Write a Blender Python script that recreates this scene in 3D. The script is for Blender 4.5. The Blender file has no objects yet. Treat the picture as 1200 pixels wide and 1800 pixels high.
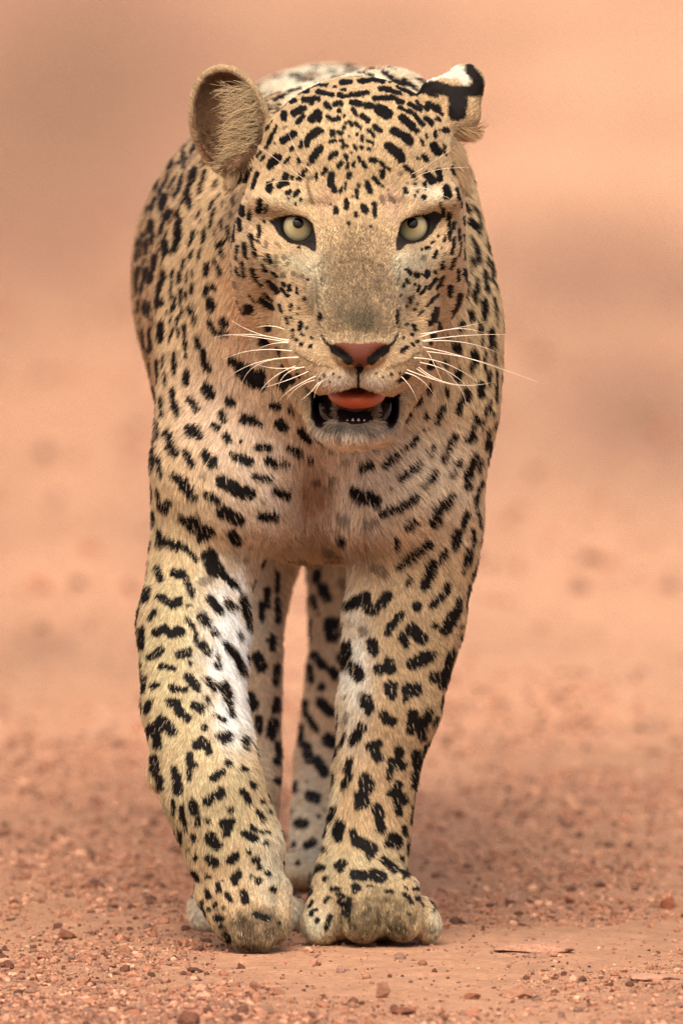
import bpy, math, random
import numpy as np
from math import radians, sin, cos, tan, pi
rng = np.random.default_rng(11)
random.seed(5)
scene = bpy.context.scene
COL = scene.collection

# ---------------------------------------------------------------- camera
D = 14.5                       # metres from the lens to the plane of the leopard's paws
F_PX = 30000.0                 # focal length in photograph pixels (1200 x 1800)
S = D / F_PX                   # metres per photograph pixel at that plane
PITCH = radians(5.0) - math.atan(755 / F_PX)
CAM_H = D * tan(radians(5.0))
CAM = np.array([0.0, -D, CAM_H])
FWD = np.array([0, cos(PITCH), -sin(PITCH)]); UPV = np.array([0, sin(PITCH), cos(PITCH)])
cam_data = bpy.data.cameras.new('camera')
cam_data.sensor_fit = 'VERTICAL'; cam_data.sensor_height = 36.0; cam_data.sensor_width = 24.0
cam_data.lens = 600.0
cam_data.clip_start = 0.5; cam_data.clip_end = 6000.0
cam_data.dof.use_dof = True
cam_data.dof.focus_distance = 14.33
cam_data.dof.aperture_fstop = 8.0
cam = bpy.data.objects.new('camera', cam_data); COL.objects.link(cam)
cam.location = CAM; cam.rotation_euler = (pi / 2 - PITCH, 0, 0)
scene.camera = cam

# ---------------------------------------------------------------- light
SUN_EL, SUN_AZ = radians(50), radians(187)      # azimuth: compass, 180 = behind the camera
world = bpy.data.worlds.new('World'); scene.world = world; world.use_nodes = True
wn = world.node_tree; wn.nodes.clear()
wo = wn.nodes.new('ShaderNodeOutputWorld'); bg = wn.nodes.new('ShaderNodeBackground')
sky = wn.nodes.new('ShaderNodeTexSky'); sky.sky_type = 'NISHITA'; sky.sun_disc = False
sky.sun_elevation = SUN_EL; sky.sun_rotation = SUN_AZ
sky.air_density = 0.7; sky.dust_density = 10.0; sky.ozone_density = 0.6; sky.altitude = 300
bg.inputs['Strength'].default_value = 0.15
wn.links.new(sky.outputs[0], bg.inputs[0]); wn.links.new(bg.outputs[0], wo.inputs[0])
sd = bpy.data.lights.new('sun', 'SUN'); sd.energy = 1.3; sd.angle = radians(48); sd.color = (1.0, 0.90, 0.76)
sun = bpy.data.objects.new('sun', sd); COL.objects.link(sun)
sun.rotation_euler = (pi / 2 - SUN_EL, 0, pi - SUN_AZ)
scene.view_settings.view_transform = 'Standard'; scene.view_settings.look = 'None'
scene.view_settings.exposure = 0.72; scene.view_settings.gamma = 1.0
scene.view_settings.use_curve_mapping = False
scene.render.engine = 'CYCLES'
scene.cycles.max_bounces = 6; scene.cycles.diffuse_bounces = 3; scene.cycles.glossy_bounces = 2
scene.cycles.use_adaptive_sampling = False
scene.cycles.use_denoising = True; scene.cycles.denoising_prefilter = 'NONE'
scene.cycles_curves.shape = 'RIBBONS'; scene.cycles_curves.subdivisions = 2

# ---------------------------------------------------------------- helpers
def at(px, py, Y):
    """point of the place at depth Y that stands at pixel (px, py) of the 1200 x 1800 photograph"""
    d = FWD + (px - 600) / F_PX * np.array([1.0, 0, 0]) + (900 - py) / F_PX * UPV
    return CAM + d * ((Y + D) / d[1])
def project(p):
    q = p - CAM
    z = q @ FWD
    return 600 + F_PX * q[:, 0] / z, 900 - F_PX * (q @ UPV) / z
def R(px): return px * S
def lin(r, g, b): return np.array([((c / 255 + .055) / 1.055) ** 2.4 if c > 10 else c / 255 / 12.92 for c in (r, g, b)])

def new_mat(name, base=(.5, .5, .5), rough=.6):
    m = bpy.data.materials.new(name); m.use_nodes = True
    b = m.node_tree.nodes['Principled BSDF']
    b.inputs['Base Color'].default_value = (*base, 1); b.inputs['Roughness'].default_value = rough
    return m, m.node_tree, b
def link_mesh(name, verts, faces, mat=None, parent=None, smooth=True):
    me = bpy.data.meshes.new(name)
    verts = np.asarray(verts, np.float32); faces = np.asarray(faces, np.int32)
    n = faces.shape[1]
    me.vertices.add(len(verts)); me.vertices.foreach_set('co', verts.ravel())
    me.loops.add(faces.size); me.loops.foreach_set('vertex_index', faces.ravel())
    me.polygons.add(len(faces)); me.polygons.foreach_set('loop_start', np.arange(0, faces.size, n, dtype=np.int32))
    me.polygons.foreach_set('use_smooth', np.full(len(faces), smooth))
    me.update(calc_edges=True); me.validate()
    if mat: me.materials.append(mat)
    o = bpy.data.objects.new(name, me); COL.objects.link(o)
    if parent: o.parent = parent
    return o
def add_colour(me, name, col):
    a = me.attributes.new(name, 'FLOAT_COLOR', 'POINT')
    a.data.foreach_set('color', np.hstack([col, np.ones((len(col), 1))]).astype(np.float32).ravel())
def tag(o, label, cat, group=None, kind=None):
    if label: o['label'] = label
    if cat: o['category'] = cat
    if group: o['group'] = group
    if kind: o['kind'] = kind

def hash2(ix, iy, seed):
    h = (ix.astype(np.int64) * 374761393 + iy.astype(np.int64) * 668265263 + seed * 2147483647) & 0xffffffff
    h = ((h ^ (h >> 13)) * 1274126177) & 0xffffffff
    return ((h ^ (h >> 16)) & 0xffff) / 65535.0
def vnoise(x, y, seed=0):
    ix, iy = np.floor(x), np.floor(y); fx, fy = x - ix, y - iy
    fx = fx * fx * (3 - 2 * fx); fy = fy * fy * (3 - 2 * fy)
    a = hash2(ix, iy, seed); b = hash2(ix + 1, iy, seed); c = hash2(ix, iy + 1, seed); d = hash2(ix + 1, iy + 1, seed)
    return (a * (1 - fx) + b * fx) * (1 - fy) + (c * (1 - fx) + d * fx) * fy      # 0..1
def fbm(x, y, seed=0, octs=4):
    t = 0; a = .5
    for i in range(octs):
        t = t + a * vnoise(x * 2 ** i, y * 2 ** i, seed + i); a *= .5
    return t
# ================================================================ the ground
def ground_height(x, y):
    n = fbm(x * 3, y * 1.6, 3, 3) - .44
    n2 = fbm(x * 22, y * 14, 9, 3) - .44
    near = np.exp(-(np.maximum(np.abs(y) - 1.0, 0) / 1.5) ** 2)
    h = .016 * n + .009 * n2 * near
    # the paws stand level: calm the bumps around them
    calm = np.exp(-(((x - .02) / .16) ** 2 + ((y + .0) / .16) ** 2))
    return h * (1 - .9 * calm) - .001 * calm
def graded(a, b, fine_a, fine_b, step, grow):
    out = list(np.arange(fine_a, fine_b, step))
    s, v = step, fine_b
    while v < b: out.append(v); s *= grow; v += s
    out.append(b)
    s, v = step, fine_a - step
    left = []
    while v > a: left.append(v); s *= grow; v -= s
    return np.array([a] + left[::-1] + out)
gx = graded(-2500, 2500, -.5, .5, .006, 1.12)
gy = graded(-400, 4000, -1.0, 1.3, .006, 1.05)
GX, GY = np.meshgrid(gx, gy)
GZ = ground_height(GX, GY)
nx, ny = len(gx), len(gy)
idx = np.arange(nx * ny).reshape(ny, nx)
gfaces = np.stack([idx[:-1, :-1], idx[:-1, 1:], idx[1:, 1:], idx[1:, :-1]], -1).reshape(-1, 4)

gm, nt, gb = new_mat('laterite_soil', (.4, .17, .09), .95)
gb.inputs['Specular IOR Level'].default_value = .15
N, L = nt.nodes, nt.links
att = N.new('ShaderNodeAttribute'); att.attribute_name = 'soil'
geo = N.new('ShaderNodeNewGeometry')
n1 = N.new('ShaderNodeTexNoise'); n1.inputs['Scale'].default_value = 160; n1.inputs['Detail'].default_value = 6; n1.inputs['Roughness'].default_value = .7
L.new(geo.outputs['Position'], n1.inputs['Vector'])
n2 = N.new('ShaderNodeTexNoise'); n2.inputs['Scale'].default_value = 28; n2.inputs['Detail'].default_value = 5
L.new(geo.outputs['Position'], n2.inputs['Vector'])
def ramp(src, a, b, p0=.3, p1=.7):
    r = N.new('ShaderNodeValToRGB'); r.color_ramp.elements[0].position = p0; r.color_ramp.elements[1].position = p1
    r.color_ramp.elements[0].color = (*a, 1); r.color_ramp.elements[1].color = (*b, 1); L.new(src, r.inputs[0]); return r
def mult(a, b):
    m = N.new('ShaderNodeMix'); m.data_type = 'RGBA'; m.blend_type = 'MULTIPLY'; m.inputs[0].default_value = 1
    L.new(a, m.inputs[6]); L.new(b, m.inputs[7]); return m.outputs[2]
c = mult(att.outputs['Color'], ramp(n1.outputs[0], (.72, .68, .66), (1.18, 1.14, 1.1)).outputs[0])
c = mult(c, ramp(n2.outputs[0], (.82, .8, .78), (1.12, 1.1, 1.08)).outputs[0])
L.new(c, gb.inputs['Base Color'])
bump = N.new('ShaderNodeBump'); bump.inputs['Strength'].default_value = 1.0; bump.inputs['Distance'].default_value = .005
L.new(n1.outputs[0], bump.inputs['Height']); L.new(bump.outputs[0], gb.inputs['Normal'])

ground = link_mesh('ground', np.stack([GX, GY, GZ], -1).reshape(-1, 3), gfaces, gm)
tag(ground, 'bare reddish orange dirt road scattered with fine gravel', None, kind='structure')
# soil colour: bands of paler worn dirt and browner dirt running along the road
fx, fy = GX.ravel(), GY.ravel()
def along(px, py, sx, sy):
    """a patch of soil, centred on the ground seen at (px, py), sx wide and sy deep in photo pixels"""
    d = FWD + (px - 600) / F_PX * np.array([1.0, 0, 0]) + (900 - py) / F_PX * UPV
    t = -CAM[2] / d[2]; p = CAM + d * t
    m_px = t / F_PX
    deep = sy * m_px / (CAM[2] / t)
    return np.exp(-((fx - p[0]) / (sx * m_px)) ** 2 - ((fy - p[1]) / deep) ** 2)
base = lin(191, 147, 116) * .96
pale = lin(207, 163, 131) * 1.03
brown = lin(146, 112, 90) * .84
w = fbm(fx * 1.7 + 5, fy * .16, 21, 4)
soil = base + (pale - base) * (.75 * np.clip((w - .42) * 5, 0, 1))[:, None]
wb = np.clip((fbm(fx * 2.1 + 9, fy * .13 + 4, 31, 4) - .52) * 6, 0, 1) * .45
for px, py, sx, sy, k in ((120, 150, 380, 330, .8), (60, 410, 260, 70, .5), (1000, 1120, 120, 30, .4), (1090, 490, 320, 130, .62), (1130, 730, 260, 170, .75), (960, 420, 160, 50, .3), (80, 1140, 60, 28, .6),
                          (640, 20, 300, 60, .4), (960, 600, 170, 90, .4), (1000, 1330, 160, 40, .35), (250, 1430, 200, 40, .3), (1100, 900, 130, 40, .4)):
    wb = np.maximum(wb, k * along(px, py, sx, sy))
wp = np.zeros(len(fx))
for px, py, sx, sy, k in ((1080, 190, 260, 110, .1), (130, 780, 260, 200, .55), (120, 1010, 180, 90, .8), (1020, 1020, 220, 170, .7), (950, 1230, 240, 90, .8), (150, 1290, 200, 80, .6), (560, 1150, 200, 150, .5)):
    wp = np.maximum(wp, k * along(px, py, sx, sy))
soil *= (1 + .30 * (fbm(fx * 7, fy * .9, 61, 3) - .44) + .22 * (fbm(fx * 2.6 + 3, fy * .35, 71, 3) - .44))[:, None]
soil += (brown - soil) * wb[:, None]
soil += (pale * np.array([1.03, .98, .94]) - soil) * wp[:, None]
g = np.exp(-(np.maximum(fy - .25, 0) / .8) ** 2) * np.clip(.25 + 2.4 * (fbm(fx * 6, fy * 4, 41, 3) - .4), 0, 1) * .55
soil += (lin(150, 106, 82) * .85 - soil) * g[:, None] * .6
add_colour(ground.data, 'soil', soil)

# ---------------------------------------------------------------- gravel
def icosphere(sub):
    t = (1 + 5 ** .5) / 2
    v = [(-1, t, 0), (1, t, 0), (-1, -t, 0), (1, -t, 0), (0, -1, t), (0, 1, t), (0, -1, -t), (0, 1, -t), (t, 0, -1), (t, 0, 1), (-t, 0, -1), (-t, 0, 1)]
    f = [(0, 11, 5), (0, 5, 1), (0, 1, 7), (0, 7, 10), (0, 10, 11), (1, 5, 9), (5, 11, 4), (11, 10, 2), (10, 7, 6), (7, 1, 8), (3, 9, 4), (3, 4, 2), (3, 2, 6), (3, 6, 8), (3, 8, 9), (4, 9, 5), (2, 4, 11), (6, 2, 10), (8, 6, 7), (9, 8, 1)]
    v = [np.array(p) / np.linalg.norm(p) for p in v]
    for _ in range(sub):
        mid = {}; nf = []
        def m(a, b):
            k = (min(a, b), max(a, b))
            if k not in mid:
                p = v[a] + v[b]; v.append(p / np.linalg.norm(p)); mid[k] = len(v) - 1
            return mid[k]
        for a, b, c_ in f:
            ab, bc, ca = m(a, b), m(b, c_), m(c_, a)
            nf += [(a, ab, ca), (b, bc, ab), (c_, ca, bc), (ab, bc, ca)]
        f = nf
    return np.array(v), np.array(f)
def rocky(v, seed, cuts=7, amt=.3):
    """knock flat faces off a ball so that it reads as a broken stone"""
    r = np.random.default_rng(seed); v = v.copy()
    for _ in range(cuts):
        d = r.normal(size=3); d /= np.linalg.norm(d); lim = 1 - amt * r.uniform(.3, 1.3)
        s_ = v @ d; over = np.maximum(s_ - lim, 0); v -= over[:, None] * d
    return v
pm, nt, pb = new_mat('pebble_stone', (.3, .15, .09), .9)
N, L = nt.nodes, nt.links
pb.inputs['Specular IOR Level'].default_value = .2
att = N.new('ShaderNodeAttribute'); att.attribute_name = 'stone'
geo = N.new('ShaderNodeNewGeometry')
n1 = N.new('ShaderNodeTexNoise'); n1.inputs['Scale'].default_value = 420; n1.inputs['Detail'].default_value = 4
L.new(geo.outputs['Position'], n1.inputs['Vector'])
L.new(mult(att.outputs['Color'], ramp(n1.outputs[0], (.7, .7, .7), (1.2, 1.17, 1.15)).outputs[0]), pb.inputs['Base Color'])
bump = N.new('ShaderNodeBump'); bump.inputs['Strength'].default_value = .5; bump.inputs['Distance'].default_value = .0015
L.new(n1.outputs[0], bump.inputs['Height']); L.new(bump.outputs[0], pb.inputs['Normal'])
STONE = np.array([lin(180, 128, 100) * .85, lin(164, 112, 86) * .8, lin(118, 80, 62) * .65, lin(196, 148, 118) * .9, lin(150, 114, 94) * .75, lin(170, 122, 96) * .8])

def scatter(n, y0, y1, xw, rmin, rmax, power, sub, seed, clump=2.2, fall=1.0):
    r = np.random.default_rng(seed)
    bv, bf = icosphere(sub)
    shapes = [rocky(bv, 100 + i, 8, .42) for i in range(12)]
    k = 0; vs, cs = [], []
    y = y0 + (y1 - y0) * r.random(n * 3) ** fall; x = (r.random(n * 3) - .5) * 2 * xw
    keep = r.random(n * 3) < np.clip((fbm(x * 5, y * 3, 41, 3) - .30) * clump * 1.6, .06, 1)
    x, y = x[keep][:n], y[keep][:n]; n = len(x)
    size = rmin * (rmax / rmin) ** (r.random(n) ** power)
    z = ground_height(x, y)
    ang = r.random(n) * 2 * pi
    col = STONE[r.integers(0, len(STONE), n)] * r.uniform(.75, 1.2, (n, 1))
    V = np.empty((n, len(bv), 3), np.float32)
    sc = r.uniform(.7, 1.3, (n, 3)); sc[:, 2] = r.uniform(.55, 1.0, n)
    which = r.integers(0, len(shapes), n)
    for i, sh in enumerate(shapes):
        m = which == i
        p = sh[None] * sc[m][:, None] * size[m][:, None, None]
        ca, sa = np.cos(ang[m])[:, None], np.sin(ang[m])[:, None]
        V[m] = np.stack([p[..., 0] * ca - p[..., 1] * sa, p[..., 0] * sa + p[..., 1] * ca, p[..., 2]], -1)
    V[..., 0] += x[:, None]; V[..., 1] += y[:, None]; V[..., 2] += (z + size * .32)[:, None]
    F = (bf[None] + (np.arange(n) * len(bv))[:, None, None]).reshape(-1, 3)
    return V.reshape(-1, 3), F, np.repeat(col, len(bv), 0)
sets = [scatter(41000, -.95, 2.2, .36, .0008, .0024, 1.3, 0, 1, 2.2, 1.9), scatter(8000, -.95, 3.2, .42, .0020, .0058, 2.4, 1, 2, 3, 1.9),
        scatter(1500, .7, 5.0, .5, .0018, .005, 2.2, 0, 3, 3), scatter(9000, -1.2, 3.0, 1.3, .0010, .0050, 1.8, 0, 5, 2.6, 1.4), scatter(1400, 3.5, 14, .8, .004, .014, 2.2, 0, 4, 3)]
off = 0; V, F, C = [], [], []
for v, f, c_ in sets:
    V.append(v); F.append(f + off); C.append(c_); off += len(v)
gravel = link_mesh('gravel', np.vstack(V), np.vstack(F), pm, smooth=False)
add_colour(gravel.data, 'stone', np.vstack(C))
tag(gravel, 'fine loose reddish gravel spread over the dirt road', None, kind='stuff')

def ground_at(px, py):
    d = FWD + (px - 600) / F_PX * np.array([1.0, 0, 0]) + (900 - py) / F_PX * UPV
    t = -CAM[2] / d[2]; p = CAM + d * t
    return p[0], p[1]
STONES = [   # px, py of the foot, width px, height px, depth ratio, colour, label
    (115, 1648, 36, 26, 1.0, lin(138, 92, 70) * .7, 'dark brown chunky stone lying left of the raised paw, the largest one there'),
    (672, 1752, 30, 30, .8, lin(150, 108, 84) * .75, 'small upright brown stone standing in front of the planted paw'),
    (940, 1672, 150, 20, .9, lin(176, 132, 106) * .8, 'long flat pale slab of rock lying right of the planted paw'),
    (905, 1588, 40, 28, 1.0, lin(160, 122, 100) * .75, 'greyish rounded stone behind the flat slab, the greyest stone on that side'),
    (1172, 1596, 34, 26, 1.0, lin(150, 92, 66) * .75, 'reddish brown stone at the end of the gravel rise by the right edge'),
    (912, 1752, 64, 26, 1.0, lin(176, 128, 100) * .75, 'broad low tan stone in front of the flat slab'),
    (325, 1662, 26, 18, 1.0, lin(158, 104, 78) * .72, 'small brown stone just left of the raised paw'),
    (10, 1700, 30, 20, 1.0, lin(112, 70, 52) * .7, 'dark stone at the left edge of the road in front'),
    (330, 1800, 44, 26, 1.0, lin(128, 84, 64) * .7, 'dark brown stone at the bottom edge below the raised paw'),
    (828, 1758, 32, 14, 1.0, lin(140, 86, 62) * .7, 'thin dark red chip between the upright stone and the broad tan stone'),
    (1002, 1586, 22, 16, 1.0, lin(122, 76, 56) * .7, 'small dark red stone between the greyish stone and the gravel rise'),
    (152, 1562, 24, 12, 1.0, lin(140, 92, 70) * .7, 'small blurred brown stone farther back on the left of the road'),
    (1150, 1722, 110, 16, .8, lin(182, 138, 112) * .8, 'pale worn rock plate flush with the road near the bottom right'),
    (705, 1785, 50, 14, 1.0, lin(134, 84, 62) * .7, 'flat dark chip at the bottom of the road below the upright stone'),
]
bv, bf = icosphere(3)
for i, (px, py, wpx, hpx, dr, colr, label) in enumerate(STONES):
    x, y = ground_at(px, py)
    v = rocky(bv, 300 + i, 16, .38)
    a = v @ np.array([3.1, 1.7, 2.3])
    v = v * (1 + .03 * np.sin(a * 3 + i) + .012 * np.sin(v @ np.array([9.1, 12.7, 4.3]) + 2 * i))[:, None]
    v = v * np.array([R(wpx) * .5, R(wpx) * .5 * dr * .9, R(hpx) * .62])
    o = link_mesh('stone', v, bf, pm, smooth=False)
    o.location = (x, y, float(ground_height(np.array([x]), np.array([y]))[0]) + R(hpx) * .3)
    add_colour(o.data, 'stone', np.tile(colr, (len(v), 1)))
    tag(o, label, 'stone', group='loose stones on the dirt road')
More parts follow.
